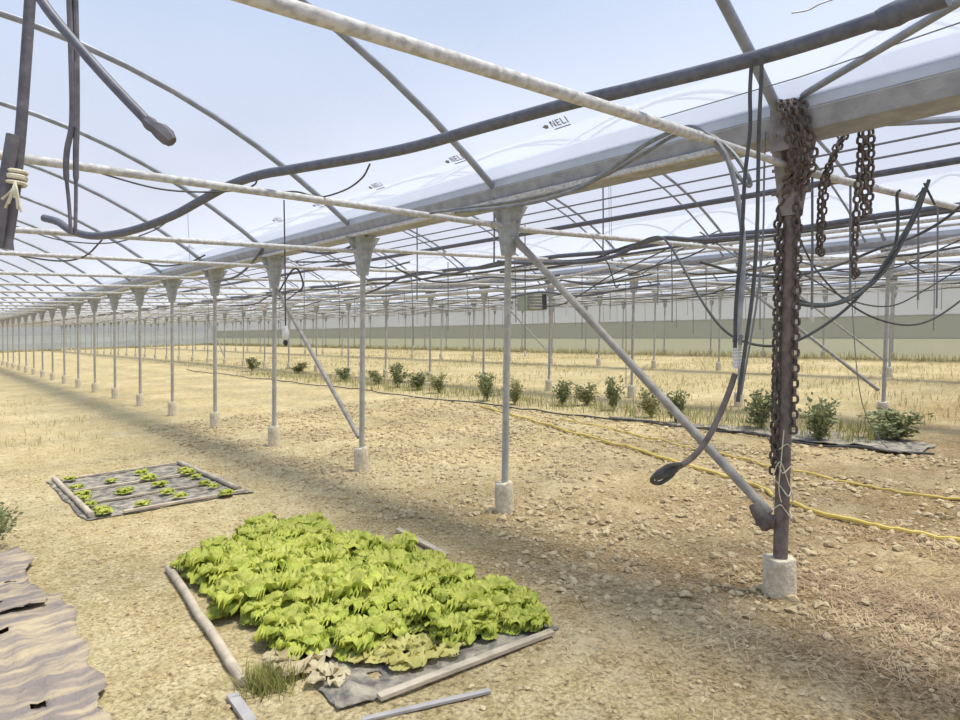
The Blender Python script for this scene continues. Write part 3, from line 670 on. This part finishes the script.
# heater unit hung in second vault
c = at(532, 302, 15.5); R = Matrix.Rotation(-.2, 3, 'Z')
b = MB(); b.box(c, (.55, .42, .40), R); HU = b.build('hung_heater', MT['unit'], smooth=False); tag(HU, 'boxy grey green heater unit hung under the second vault', 'heater')
b = MB()
for q in range(5): b.box(c+R@Vector((-.06, -.225, -.14+.07*q)), (.36, .03, .045), R)
b.build('louver', MT['galv'], HU, smooth=False)
b = MB(); b.box(c+R@Vector((.19, -.215, 0)), (.12, .03, .34), R); b.build('control_panel', MT['black'], HU, smooth=False)
for s in (-.2, .2):
    b = MB(); t = c+R@Vector((s, 0, .2)); b.tube([t, t+Vector((0, 0, .12))], .01, 6); b.build('hanger', MT['galv'], HU)

# ------------------------------------------------------------------ chains
def chain(paths, name, label, L=.062, wire=.0065, m='chain'):
    b = MB()
    for path in paths:
        P = smoothpath(path, 14)
        # resample
        pos = [P[0]]; need = L*.72; acc = 0
        for a, c in zip(P, P[1:]):
            seg = (c-a).length; t = 0
            while seg-t >= need-acc:
                t += need-acc; acc = 0; pos.append(a+(c-a)*(t/seg) if seg > 0 else a)
            acc += seg-t
        tw = rnd.uniform(0, 1.5)
        for i in range(len(pos)-1):
            mid = (pos[i]+pos[i+1])/2; t = (pos[i+1]-pos[i]).normalized()
            s = t.orthogonal().normalized(); s.rotate(Matrix.Rotation(tw+(math.pi/2)*(i % 2)+rnd.uniform(-.25, .25), 3, t))
            pts = []
            hl, hw = L*.5-wire, L*.30
            for q in range(12):
                an = 2*math.pi*q/12; cx = math.cos(an); sy = math.sin(an)
                pts.append(mid+t*((hl-hw*.8)*(1 if sy > 0.01 else -1 if sy < -.01 else 0)+hw*.8*sy)+s*hw*cx)
            pts.append(pts[0]); pts.append(pts[1])
            b.tube(pts, wire, 5, caps=False)
    o = b.build(name, MT[m]); tag(o, label, 'chain'); return o
def on_post(z, ang, off=.062):
    return Vector((X1+LX*z+math.cos(ang)*off, Y1+LY*z+math.sin(ang)*off, z))
AC = math.atan2(-Y1, -X1)     # side of the post that faces the viewer
def wind(z0, z1, a0, a1, n=8, off=.066):
    return [on_post(z0+(z1-z0)*i/n, a0+(a1-a0)*i/n, off) for i in range(n+1)]
def top(dx, dy):
    dx *= .6; dy *= .5
    return [Vector((X1-.13+dx, Y1-.12+dy, 2.90)), Vector((X1-.18+dx, Y1-.14+dy, 2.85)), Vector((X1-.15+dx, Y1-.155+dy, 2.74)), Vector((X1-.06+dx, Y1-.15+dy, 2.55))]
chain([top(-.01, .08)+wind(2.42, .72, AC-1.0, AC-1.2, 8, .060)], 'heavy_chain', 'rusty chain hanging down the post on the brace side', .064, .0085)
chain([top(.10, -.10)+wind(2.4, .98, AC+.75, AC+1.05, 8, .058)], 'heavy_chain', 'rusty chain running down the side of the post away from the brace', .064, .0085)
chain([top(.02, .03)+wind(2.3, .78, AC-1.45, AC-.75, 8, .066)], 'heavy_chain', 'rusty chain doubling the brace-side strand lower on the post', .062, .0085)
chain([top(.06, -.03)+wind(2.4, 2.15, AC+.35, AC+.5, 3, .07)], 'heavy_chain', 'bunched chain strands draped over the bracket of the post', .060, .0085)
chain([[at(852, 124, 4.15), at(840, 145, 4.1), at(826, 172, 4.05), at(821, 195, 4.05), at(820, 225, 4.05), at(819, 255, 4.05)]], 'hanging_chain', 'slanting hanging chain nearest to the chained post, single strand', .060, .0085)
chain([[at(846, 126, 4.2), at(835, 150, 4.2), at(828, 178, 4.15), at(824, 205, 4.15), at(822, 240, 4.15), at(821, 262, 4.15)]], 'hanging_chain', 'slanting hanging chain doubled just behind the single strand', .06, .007)
chain([[at(861, 122, 3.9), at(860, 160, 3.9), at(857, 200, 3.9), at(855, 240, 3.9), at(854, 268, 3.9), at(858, 276, 3.9)]], 'hanging_chain', 'longest straight hanging chain beneath the gutter', .060, .0085)
chain([[at(866, 122, 3.92), at(866, 160, 3.92), at(865, 195, 3.92), at(864, 218, 3.92), at(869, 205, 3.94), at(871, 160, 3.95), at(871, 122, 3.95)]], 'hanging_chain', 'looped hanging chain beside the longest straight chain', .060, .0085)
b = MB(); b.tube(smoothpath([at(854, 269, 3.9), at(857, 275, 3.9), at(854, 279, 3.9), at(851, 275, 3.9)]), .006, 6); tag(b.build('chain_hook', MT['chain']), 'small hook on the end of the longest hanging chain', 'hook')
# twine wound on the post foot
b = MB()
pts = [on_post(.95-.5*i/40+.03*math.sin(i*1.7), AC-2.4+i*.62, .052+.012*math.sin(i*2.3)) for i in range(41)]
b.tube(smoothpath(pts, 4), .0035, 5)
b.tube(smoothpath([at(772, 478, 4.0), at(780, 462, 3.98), at(788, 482, 4.0), at(793, 500, 4.02), at(786, 510, 4.02), at(779, 492, 4.0), at(781, 462, 3.98), at(784, 430, 3.98)], 6), .0035, 5)
tag(b.build('twine', MT['rope']), 'pale twine wrapped round the brace clamp of the chained post', 'twine')

# ------------------------------------------------------------------ objects hanging close at the upper corner
def tubepix(pts, r, n=14, sub=5):
    b = MB(); b.tube(smoothpath([at(*p) for p in pts], sub), r, n); return b
b = tubepix([(31, -14, 1.9), (26, 60, 1.9), (20, 140, 1.9), (13, 205, 1.9), (6, 249, 1.9)], [.0145]*20+[.02])
HT = b.build('hanging_tube', MT['grimepipe']); tag(HT, 'grimy hanging tube tied with cream rope in the upper corner', 'tube')
b = tubepix([(13, 135, 1.86), (8, 165, 1.86), (2, 200, 1.86), (-4, 246, 1.86)], .0165)
tag(b.build('splint_tube', MT['grimepipe']), 'short grimy tube lashed alongside the longer hanging tube', 'tube')
b = MB()
ca = at(13, 178, 1.88); ax = (at(16, 150, 1.88)-at(11, 205, 1.88)).normalized()
sx = RT; sy = ax.cross(RT).normalized()
for j in range(4):
    cc = ca+ax*(.011*(j-1.5)+.004*math.sin(j*2)); rr = [cc+sx*(.031*math.cos(q))*1.0+sy*(.028*math.sin(q)) for q in [2*math.pi*i/18 for i in range(19)]]
    b.tube(rr, .006, 6)
for j in range(7):
    e = at(2+j*3.2, 199+8*math.sin(j*1.4)+j, 1.82); b.tube(smoothpath([at(15, 182, 1.83), at(12+j*.8, 190, 1.82), e]), .0035, 5)
tag(b.build('rope_lashing', MT['rope']), 'frayed cream rope lashing round the two hanging tubes', 'rope')
b = tubepix([(36, -8, 2.2), (52, 15, 2.2), (78, 46, 2.2), (110, 82, 2.2), (150, 124, 2.2)], .0165)
CP = b.build('capped_pipe', MT['hose']); tag(CP, 'dark slanting pipe with a knobbly end fitting hanging above the bars', 'pipe')
b = MB(); b.tube([at(146, 120, 2.2), at(150, 124, 2.2), at(154, 127, 2.2), at(160, 131, 2.2), at(167, 137, 2.2), at(172, 142, 2.2)], [.018, .024, .021, .029, .029, .019], 7); b.build('end_fitting', MT['grimepipe'], CP)
b = MB()
for dx, dd in ((-2.6, 0), (2.6, .01)):
    P_ = smoothpath([at(72+dx*1.2, -10, 2.3+dd), at(74+dx, 60, 2.3+dd), at(74.5+dx*.9, 120, 2.3+dd), at(71.5+dx*1.7, 150, 2.3+dd), at(71+dx*1.9, 172, 2.3+dd), at(72.5+dx*1.3, 205, 2.3+dd), at(73+dx*.8, 234, 2.3+dd)])
    b.tube(P_, [.0095 if q < len(P_)*.68 else .006 for q in range(len(P_))], 8)
b.tube([at(74.2, 62, 2.305), at(74.2, 100, 2.305), at(74.2, 128, 2.305)], .011, 8)
tag(b.build('hanging_strap', MT['grimepipe']), 'doubled dark hose strap hanging straight down beside the slanting pipe', 'strap')

# ------------------------------------------------------------------ planting beds
def stick(p, q, r, label, name='wooden_batten', m='wood', flat=False, n=10):
    p = Vector(p); q = Vector(q); b = MB()
    if flat:
        d = (q-p); L = d.length; d.normalize(); s = Vector((-d.y, d.x, 0)).normalized(); u = d.cross(s)
        R = Matrix((d, s, u)).transposed(); b.box((p+q)/2, (L, r*2.4, r*1.0), R)
    else:
        b.tube([p.lerp(q, t/8)+Vector((rnd.uniform(-.004, .004), rnd.uniform(-.004, .004), 0)) for t in range(9)], r, n)
    o = b.build(name, MT[m]); tag(o, label, 'batten' if m == 'wood' else 'strip'); return o
def G(px, py, dz=0.0):
    P = gp(px, py); return Vector((P.x, P.y, fh(P.x, P.y)+dz))
def sheet(corners, nu, nv, amp, name, m, label, lift=.012, holes=None, seed=0, cat='sheet', jag=.02):
    A, B, C, D = [Vector(c) for c in corners]; b = MB(); vs = []; R = random.Random(seed)
    for j in range(nv+1):
        for i in range(nu+1):
            u, v = i/nu, j/nv
            p = A.lerp(B, u).lerp(D.lerp(C, u), v)
            if i in (0, nu) or j in (0, nv): p = p+Vector((jag*1.6*noise.noise(Vector((p.x*3, p.y*3, seed)))+R.uniform(-.2, .2)*jag, jag*1.6*noise.noise(Vector((p.x*3, p.y*3, seed+9)))+R.uniform(-.2, .2)*jag, 0))
            z = fh(p.x, p.y)+lift+amp*(noise.fractal(Vector((p.x*5+seed, p.y*3.2, seed)), 1, 2, 4)*.6+.4*noise.noise(Vector((p.x*18, p.y*5, seed+3))))
            vs.append((p.x, p.y, max(z, fh(p.x, p.y)+.004)))
    fs = [(j*(nu+1)+i, j*(nu+1)+i+1, (j+1)*(nu+1)+i+1, (j+1)*(nu+1)+i) for j in range(nv) for i in range(nu) if not (holes and holes(A.lerp(B, (i+.5)/nu).lerp(D.lerp(C, (i+.5)/nu), (j+.5)/nv)))]
    b.add(vs, fs)
    o = b.build(name, MT[m], angle=60); tag(o, label, cat)
    md = o.modifiers.new('thick', 'SOLIDIFY'); md.thickness = .003
    return o
# far small bed
sheet([(1.10, 6.80, 0), (2.62, 6.72, 0), (2.60, 8.95, 0), (1.10, 8.98, 0)], 40, 44, .018, 'mulch_sheet', 'mulch', 'dark mulch sheet of the small far bed under the seedlings', seed=2)
def lay(x0, y0, x1, y1, r, label, **kw):
    dz = .012+r
    return stick((x0, y0, fh(x0, y0)+dz), (x1, y1, fh(x1, y1)+dz), r, label, **kw)
lay(1.17, 6.86, 1.17, 8.95, .027, 'round weathered pole along the outer side of the small far bed')
lay(2.52, 6.86, 2.50, 8.85, .027, 'round weathered pole along the post-row side of small far bed')
lay(1.42, 6.80, 2.55, 6.78, .020, 'flat batten along the front of the small far bed', flat=True)
lay(1.22, 7.42, 2.46, 7.40, .017, 'thin batten across the small far bed, front one of two', flat=True)
lay(1.22, 8.08, 2.46, 8.06, .017, 'thin batten across the small far bed, rear one of two', flat=True)
lay(1.22, 8.86, 2.46, 8.84, .017, 'thin batten along the back of the small far bed', flat=True)
# near lettuce bed
sheet([(1.34, 2.58, 0), (2.64, 2.45, 0), (2.78, 4.1, 0), (1.50, 4.9, 0)], 60, 90, .04, 'mulch_sheet', 'mulch', 'crumpled dark mulch sheet under the big lettuces', seed=5, jag=.03,
      holes=lambda p: (p-Vector((1.62, 2.74, 0))).length < .035 or (p-Vector((2.05, 2.72, 0))).length < .03 or (p.x < 1.34 and p.y > 4.0))
stick(G(169, 571, .025), G(243, 686, .025), .026, 'round weathered pole along the outer side of the lettuce bed')
stick(G(379, 702, .025), G(552, 634, .025), .019, 'flat pale batten holding the mulch edge at the lettuce bed front', flat=True)
stick(G(398, 531, .03), G(446, 557, .03), .020, 'pale batten showing behind the lettuces on the post-row side', flat=True)
stick(G(362, 721, .010), G(490, 694, .010), .012, 'grey metal strip lying on soil before the lettuce bed', 'metal_strip', 'greybar', flat=True)
stick(G(232, 697, .016), G(252, 726, .016), .020, 'short grey strip stub beyond the end of the lettuce bed pole', 'metal_strip', 'greybar', flat=True)

# lettuces
def leaf(b, az, tilt, L, W, curl, R, ruf=.02, mi=0, base=.02):
    nu, nv = 13, 9; vs = []
    ca, sa = math.cos(az), math.sin(az); ph = R.uniform(0, 6); fr = R.uniform(7, 11)
    for j in range(nv+1):
        v = j/nv
        ang = tilt-curl*v*v
        rad = base+L*v*math.cos(tilt-curl*v*v*.5); zz = L*v*math.sin(tilt-curl*v*v*.5)
        w = W*(math.sin(math.pi*min(1, .14+v*.76))**.7)*(1+.10*math.sin(v*17+ph))
        for i in range(nu+1):
            u = i/nu*2-1
            side = u*w*.5
            cup = .30*w*(u*u)*(.8-.9*v)
            edge = max(abs(u), v)**2.2
            ru = ruf*edge*(math.sin(ph+u*fr+v*10)+.6*math.sin(ph*2+u*fr*1.9-v*16)+R.uniform(-.25, .25))
            x = rad-(cup+ru)*math.sin(ang)*.8+R.uniform(-.12, .12)*ruf*edge; z = zz+(cup+ru)*math.cos(ang); y = side+ru*.5
            vs.append((ca*x-sa*y, sa*x+ca*y, max(z, 0)+.01))
    b.add(vs, [(j*(nu+1)+i, j*(nu+1)+i+1, (j+1)*(nu+1)+i+1, (j+1)*(nu+1)+i) for j in range(nv) for i in range(nu)], mi)
def lettuce_meshes(seed, s=1.0):
    R = random.Random(seed); o = MB(); h = MB()
    for i in range(8): leaf(o, i*.785+R.uniform(-.3, .3), R.uniform(.25, .65), .165*s*R.uniform(.75, 1.2), .165*s, .9, R, .017*s)
    for i in range(7): leaf(o, i*.9+.4+R.uniform(-.3, .3), R.uniform(.8, 1.1), .165*s*R.uniform(.75, 1.15), .155*s, 1.1, R, .017*s)
    for i in range(6): leaf(h, i*1.05+R.uniform(-.3, .3), R.uniform(1.1, 1.35), .145*s*R.uniform(.8, 1.1), .13*s, 1.3, R, .015*s, base=.012)
    for i in range(4): leaf(h, i*1.57+R.uniform(-.2, .2), 1.45, .115*s, .10*s, 1.7, R, .011*s, base=.004)
    return o, h
LPROTO = []
for sd_ in range(5):
    o, h = lettuce_meshes(20+sd_)
    LPROTO.append((o, h))
lp = []
def put_lettuce(x, y, sc, label, vi, grp):
    sc = (sc*.90, sc*.90, sc*rnd.uniform(1.05, 1.45))
    P = Vector((x, y, fh(x, y)+.02)); rz = rnd.uniform(0, 6.28)
    if len(lp) <= vi:
        o, h = LPROTO[vi]; r = o.build('lettuce', MT['lettuce'], angle=180); h.build('heart', MT['lettucepale'], r, angle=180); lp.append(r)
        r.location = P; r.rotation_euler = (0, 0, rz); r.scale = sc
    else:
        r = copy_tree(lp[vi], P, rz, sc)
    tag(r, label, 'lettuce', grp); return r
colx = [1.46, 1.68, 1.90, 2.12, 2.34, 2.50, 2.62]
start = [3.20, 3.06, 3.04, 2.80, 2.72, 2.74, 2.76]
endy = [5.0, 5.25, 5.3, 5.3, 5.1, 4.6, 4.0]
cnt = 0
for c in range(7):
    y = start[c]; r_ = 0
    while y < endy[c]:
        if rnd.random() < .03: y += .2; continue
        x = colx[c]+rnd.uniform(-.04, .04); r_ += 1
        fringe = (c >= 2 and r_ == 1)
        put_lettuce(x, y+rnd.uniform(-.05, .05), rnd.uniform(.82, 1.2)*(0.8 if c >= 5 or fringe else 1.0), 'ruffled green lettuce, %s line in from the round pole, %s from the front' % (ORD[c+1], ORD[r_]), cnt % 5, 'lettuces in the near bed')
        cnt += 1; y += .25*rnd.uniform(.92, 1.08)
for q, (px, py, sc_, lab) in enumerate([(455, 642, .75, 'small ruffled lettuce at the bed front just inside the flat batten middle'), (482, 634, .7, 'small ruffled lettuce at the bed front toward the post-row corner'), (536, 628, .6, 'smallest ruffled lettuce at the very post-row front corner of the bed'), (512, 630, .62, 'small ruffled lettuce second from the post-row front corner of the bed')]):
    P = gp(px, py); put_lettuce(P.x, P.y, sc_, lab, q % 5, 'lettuces in the near bed')
# seedlings in the far bed
o, h = lettuce_meshes(77, .36); sp = o.build('lettuce_seedling', MT['lettuce'], angle=180); h.build('heart', MT['lettucepale'], sp, angle=180)
SEED = [(70, 481), (77, 489), (83, 497), (90, 506), (100, 512), (111, 482), (124, 493), (141, 474), (148, 480), (143, 506), (160, 486), (167, 494), (180, 498), (183, 471), (196, 478), (204, 484), (213, 488), (226, 495), (188, 474), (85, 501), (105, 514)]
first = True
side = ['beside the outer pole', 'in the middle rows', 'near the post-row pole']
cn = {}
for px, py in sorted(SEED, key=lambda q: -q[1]):
    P = gp(px, py+2); sidx = 0 if P.x < 1.5 else (1 if P.x < 2.2 else 2); cn[sidx] = cn.get(sidx, 0)+1
    lab = 'pale lettuce seedling in small far bed %s, %s from its front' % (side[sidx], ORD[cn[sidx]])
    L = Vector((P.x, P.y, fh(P.x, P.y)+.03)); s = rnd.uniform(.8, 1.15)
    if first: sp.location = L; sp.scale = (s, s, s); r = sp; first = False
    else: r = copy_tree(sp, L, rnd.uniform(0, 6), s)
    tag(r, lab, 'seedling', 'seedlings in the far bed')
# withered outer leaves on the front of the bed
def wither(px, py, n, seed, label, s=1.0, m='witheredleaf'):
    R = random.Random(seed); b = MB(); P = gp(px, py)
    for i in range(n): leaf(b, i*2.4+R.uniform(-.4, .4), R.uniform(.05, .35), .19*s*R.uniform(.7, 1.1), .16*s, .5, R, .02*s)
    o = b.build('withered_lettuce', MT[m], loc=(P.x, P.y, fh(P.x, P.y)+.02), angle=180); tag(o, label, 'withered lettuce'); return o
wither(303, 662, 9, 3, 'cream withered lettuce leaves lying on the bare mulch by the pole', 1.05)
wither(372, 655, 8, 16, 'pale green drooping lettuce at the bare mulch edge, outer one', .75, 'yellowleaf')
wither(436, 650, 8, 26, 'pale drooping lettuce at the bare mulch edge, nearest the front batten end', .7, 'yellowleaf')
wither(406, 656, 8, 6, 'yellowing withered lettuce under the front lettuces mid-edge', .8, 'yellowleaf')
wither(330, 682, 4, 9, 'small dried leaf scrap on the mulch sheet front', .6)
wither(372, 604, 5, 12, 'brownish withered leaves among the lettuces in the bed middle', .8)

# old mulch bed at the near corner
sheet([(-0.9, 3.0, 0), (0.56, 3.05, 0), (0.66, 4.9, 0), (-.9, 4.9, 0)], 50, 60, .035, 'mulch_sheet', 'mulchold', 'old soil-strewn mulch sheet at the near corner, front piece', seed=8, lift=.04, jag=.05,
      holes=lambda p: any((p-Vector(q)).length < .03 for q in ((.35, 3.5, 0), (.1, 3.9, 0), (.3, 4.5, 0))))
sheet([(-0.9, 4.75, 0), (0.52, 4.75, 0), (0.58, 6.15, 0), (-.9, 6.2, 0)], 46, 46, .035, 'mulch_sheet', 'mulchold', 'old soil-strewn mulch sheet at the near corner, rear piece', seed=9, lift=.06, jag=.05,
      holes=lambda p: any((p-Vector(q)).length < .03 for q in ((.42, 5.35, 0), (.3, 4.95, 0), (.2, 5.8, 0))))

# ------------------------------------------------------------------ mulch strip and shrubs along the second row
def strip_poly():
    R = random.Random(4); b = MB(); vs = []; n = 80
    for j in range(n+1):
        y = 2.6+(7.2-2.6)*(j/n)
        w = .95 if y < 4.4 else max(.12, .95-.5*(y-4.4))
        for i in range(7):
            x = 9.0+w*i/6+(.06*math.sin(y*1.3)+(.05*R.random() if i in (0, 6) else 0))+max(0, 3.4-y)*-.25
            vs.append((x, y, fh(x, y)+.03+.03*noise.noise(Vector((x*4, y*3, 1)))+(.02 if i == 0 else 0)))
    b.add(vs, [(j*7+i, j*7+i+1, (j+1)*7+i+1, (j+1)*7+i) for j in range(n) for i in range(6)]); return b
o = strip_poly().build('mulch_strip', MT['mulch'], angle=60); tag(o, 'long dark mulch strip under the row of shrubs', 'sheet'); o.modifiers.new('t', 'SOLIDIFY').thickness = .01
b = MB(); yy = 2.4; pts = []
while yy < 30: pts.append((8.92+.07*math.sin(yy*1.3), yy, fh(8.92, yy)+.035+.01*math.sin(yy*3))); yy += .4
b.tube(pts, .014, 8); tag(b.build('drip_line', MT['cable']), 'black drip line along the front of the shrub row', 'hose')
def shrub(seed, h, w, m, n=260, leafs=.035):
    R = random.Random(seed); b = MB(); st = MB()
    tips = []
    for i in range(11):
        a = R.uniform(0, 6.28); rr = w*.5*math.sqrt(R.random()); top = Vector((math.cos(a)*rr, math.sin(a)*rr, h*R.uniform(.5, 1.0)))
        pth = smoothpath([(0, 0, -.03), top*.5+Vector((0, 0, .05)), top], 4); st.tube(pth, [.006-.004*q/(len(pth)-1) for q in range(len(pth))], 5); tips.append(pth)
    for i in range(n):
        pth = R.choice(tips); p = pth[R.randint(2, len(pth)-1)]+Vector((R.gauss(0, .035), R.gauss(0, .035), R.gauss(0, .03)))
        if p.z < .02: p.z = .03
        d = Vector((R.uniform(-1, 1), R.uniform(-1, 1), R.uniform(-.2, .9))).normalized(); s = d.orthogonal().normalized(); s.rotate(Matrix.Rotation(R.uniform(0, 6.28), 3, d))
        nrm = d.cross(s); l = leafs*R.uniform(.7, 1.4)
        b.add([p, p+d*l*.5+s*l*.28+nrm*l*.08, p+d*l, p+d*l*.5-s*l*.28+nrm*l*.08, p+d*l*.5], [(0, 1, 4), (1, 2, 4), (2, 3, 4), (3, 0, 4)])
    return b, st
SHV = []
SH = [(898, 441, .34, .65, 0, 'low spreading green plant on the mulch strip end by the frame edge'), (818, 441, .52, .42, 0, 'dense dark green bush just past the chained post'), (760, 430, .50, .42, 0, 'dark green bush on the brace side of chained post'),
      (676, 423, .46, .34, 0, 'upright green shrub under the hanging spray hose'), (652, 417, .42, .40, 1, 'pale shrub left of the upright one under the hose'), (614, 410, .55, .30, 0, 'tall narrow shrub on the strip between two posts'),
      (588, 405, .36, .45, 1, 'pale spreading shrub beside the tall narrow one'), (562, 405, .45, .36, 0, 'green shrub middle way along the strip behind the nearest post'), (515, 404, .42, .34, 1, 'pale shrub just past the nearest grey post'),
      (487, 401, .55, .38, 0, 'tall green shrub just before the nearest grey post'), (440, 393, .40, .4, 1, 'pale low shrub between the two grey posts, nearer one'), (418, 390, .42, .5, 0, 'wide green shrub between the two grey posts'),
      (398, 387, .55, .45, 0, 'tall green shrub just past the second grey post'), (378, 384, .35, .5, 1, 'pale low shrub beside the second grey post'), (345, 381, .35, .5, 0, 'small green shrub before the second grey post by the brace'),
      (298, 373, .35, .6, 1, 'faint pale shrub near the third grey post'), (252, 371, .45, .55, 0, 'far green shrub seen between third and fourth posts')]
for vi, (m) in enumerate(['shrub', 'shrubpale']):
    for q in range(2):
        bb, st = shrub(40+vi*3+q, .5, .46, m, 620, .055); SHV.append((bb, st, m))
proto = {}
for i, (px, py, h, w, pale, lab) in enumerate(SH):
    P = gp(px, py); vi = pale*2+(i % 2); d = proj((P.x, P.y, 0))[2]
    L = Vector((P.x, P.y, fh(P.x, P.y)))
    if vi not in proto:
        bb, st, m = SHV[vi]; r = bb.build('shrub', MT[m], smooth=False); st.build('stem', MT['stem'], r); proto[vi] = r; r.location = L
    else: r = copy_tree(proto[vi], L, rnd.uniform(0, 6))
    r.scale = (w/.45*1.25, w/.45*1.25, h/.5*1.15); tag(r, lab, 'shrub', 'shrubs along the mulch strip')
# bush cut by the frame at the near corner
bb, st = shrub(91, .26, .36, 'shrub', 420, .04)
P = gp(-4, 548); r = bb.build('shrub', MT['shrub'], loc=(P.x, P.y, fh(P.x, P.y)+.04), smooth=False); st.build('stem', MT['stem'], r); tag(r, 'small grey green bush at the edge above the old mulch sheet', 'shrub')

# ------------------------------------------------------------------ hoses on the ground
def ground_hose(pts, r, m, name, label):
    P = [gp(*p) for p in pts]; P = smoothpath([(p.x, p.y, 0) for p in P], 8)
    b = MB(); b.tube([(p.x, p.y, fh(p.x, p.y)+r+.008) for p in P], r, 8); o = b.build(name, MT[m]); tag(o, label, 'hose'); return o
ground_hose([(480, 407), (520, 418), (562, 431), (606, 443), (650, 456), (706, 472), (756, 488), (800, 508), (850, 522), (905, 535), (975, 548)], .019, 'yellow', 'garden_hose', 'bright yellow hose lying across soil past the chained post foot')
ground_hose([(560, 420), (610, 430), (660, 441), (720, 455), (790, 472), (850, 485), (905, 494), (975, 502)], .012, 'yellow', 'garden_hose', 'thin dull yellow hose lying behind the bright one')

# ------------------------------------------------------------------ uncountable ground cover
def clods(name, n, box, smin, smax, seed, label, keep=None, power=3.0):
    R = random.Random(seed); b = MB()
    t = (1+5**.5)/2; iv = [Vector(v).normalized() for v in ((-1, t, 0), (1, t, 0), (-1, -t, 0), (1, -t, 0), (0, -1, t), (0, 1, t), (0, -1, -t), (0, 1, -t), (t, 0, -1), (t, 0, 1), (-t, 0, -1), (-t, 0, 1))]
    fi = [(0, 11, 5), (0, 5, 1), (0, 1, 7), (0, 7, 10), (0, 10, 11), (1, 5, 9), (5, 11, 4), (11, 10, 2), (10, 7, 6), (7, 1, 8), (3, 9, 4), (3, 4, 2), (3, 2, 6), (3, 6, 8), (3, 8, 9), (4, 9, 5), (2, 4, 11), (6, 2, 10), (8, 6, 7), (9, 8, 1)]
    for i in range(n):
        x = R.uniform(box[0], box[1]); y = R.uniform(box[2], box[3])
        if keep and not keep(x, y, R): continue
        q = proj((x, y, 0))
        if not q or not (-30 < q[0] < 990 and q[1] < 760): continue
        s = smin+(smax-smin)*R.random()**power
        Rm = Matrix.Rotation(R.uniform(0, 6.28), 3, 'Z'); k = (R.uniform(.8, 1.3), R.uniform(.8, 1.2), R.uniform(.5, .85))
        z = fh(x, y)+s*.15
        vs = []
        for v in iv:
            w = v*(s*R.uniform(.6, 1.3)); w = Rm @ Vector((w.x*k[0], w.y*k[1], w.z*k[2])); vs.append((x+w.x, y+w.y, z+w.z))
        b.add(vs, fi)
    o = b.build(name, MT['clod'], smooth=False); tag(o, label, 'soil', kind='stuff'); return o
inbed = lambda x, y: (1.1 < x < 2.9 and 2.4 < y < 5.6) or (1.05 < x < 2.65 and 6.7 < y < 9.0) or (x < .7 and 3.0 < y < 6.2)
clods('soil_clods', 48000, (3.0, 9.0, .3, 13), .006, .042, 1, 'crumbly dry clods over the tilled soil', lambda x, y, R: R.random() < .2+1.0*(noise.noise(Vector((x*1.1, y*1.1, 2)))+.3), 4)
clods('soil_crumbs', 16000, (.4, 4.2, .5, 10), .003, .02, 2, 'small crumbs over the trodden soil', lambda x, y, R: not inbed(x, y), 4)
def blades(name, n, m, posf, lab, hl, hw, flat=False, seed=0, cat='dry grass'):
    R = random.Random(seed); b = MB()
    for i in range(n):
        p = posf(R)
        if p is None: continue
        x, y = p; q = proj((x, y, 0))
        if not q or not (-20 < q[0] < 980 and q[1] < 750): continue
        a = R.uniform(0, 6.28); L = hl*R.uniform(.5, 1.3)
        el = R.uniform(0, .35) if flat else R.uniform(.7, 1.5)
        d = Vector((math.cos(a)*math.cos(el), math.sin(a)*math.cos(el), math.sin(el))); s = Vector((-math.sin(a), math.cos(a), 0))*hw
        z0 = fh(x, y)+(.012 if flat else -.005); P = Vector((x, y, z0)); md = P+d*L*.5+Vector((0, 0, .04*L)); e = P+d*L
        b.add([P-s, P+s, md+s*.8, md-s*.8, e], [(0, 1, 2, 3), (3, 2, 4)])
    o = b.build(name, MT[m], smooth=False); tag(o, lab, cat, kind='stuff'); return o
def f_straw(R):
    x, y = R.uniform(2.4, 5.6), R.uniform(.5, 3.2)
    if R.random() > .05+1.2*max(0, noise.noise(Vector((x*1.3, y*1.3, 7)))+.25)*min(1, max(0, (x-2.3)/1.6))*min(1, max(.1, (2.6-y)/1.2)): return None
    return x, y
blades('straw', 26000, 'straw', f_straw, 'scattered dry straw over the near soil beside the chained post', .10, .0022, True, 3, 'straw')
def f_far(R):
    x = R.uniform(9.8, WALLX-.6); y = R.uniform(2, 40)
    if noise.noise(Vector((x*.35, y*.35, 3))) < -.05+R.uniform(-.2, .2): return None
    return x, y
blades('dry_weeds', 16000, 'weed', f_far, 'yellowed dry weeds over the far beds', .15, .008, False, 5, 'dry weeds')
def f_wall(R):
    if R.random() < .6: return WALLX-R.uniform(.35, 1.4), R.uniform(3, WALLY-1)
    return R.uniform(5, WALLX-.6), WALLY-R.uniform(.35, 1.5)
blades('wall_weeds', 7000, 'weed', f_wall, 'dry weeds along the foot of the far walls', .3, .012, False, 6, 'dry weeds')
def f_left(R):
    P = R.choice([(12, 440), (28, 442), (45, 425), (8, 420), (60, 446), (30, 405), (75, 436), (95, 420)]); p = gp(*P); return p.x+R.gauss(0, .3), p.y+R.gauss(0, .5)
blades('sparse_weeds', 260, 'weed', f_left, 'sparse dry weeds on the soil before the post row', .11, .005, False, 8, 'dry weeds')
def f_strip(R):
    y = 3.2+22*R.random()**1.4; return 9.3+R.uniform(-.1, 1.3), y
blades('strip_grass', 2600, 'grass', f_strip, 'thin green and dry grass among the shrubs on the strip', .20, .007, False, 9, 'grass')
def f_tuft(R):
    p = gp(270, 684); return p.x+R.gauss(0, .06), p.y+R.gauss(0, .06)
blades('grass_tuft', 420, 'grass', f_tuft, 'green grass tuft at the pole end of the lettuce bed', .11, .003, False, 10, 'grass')
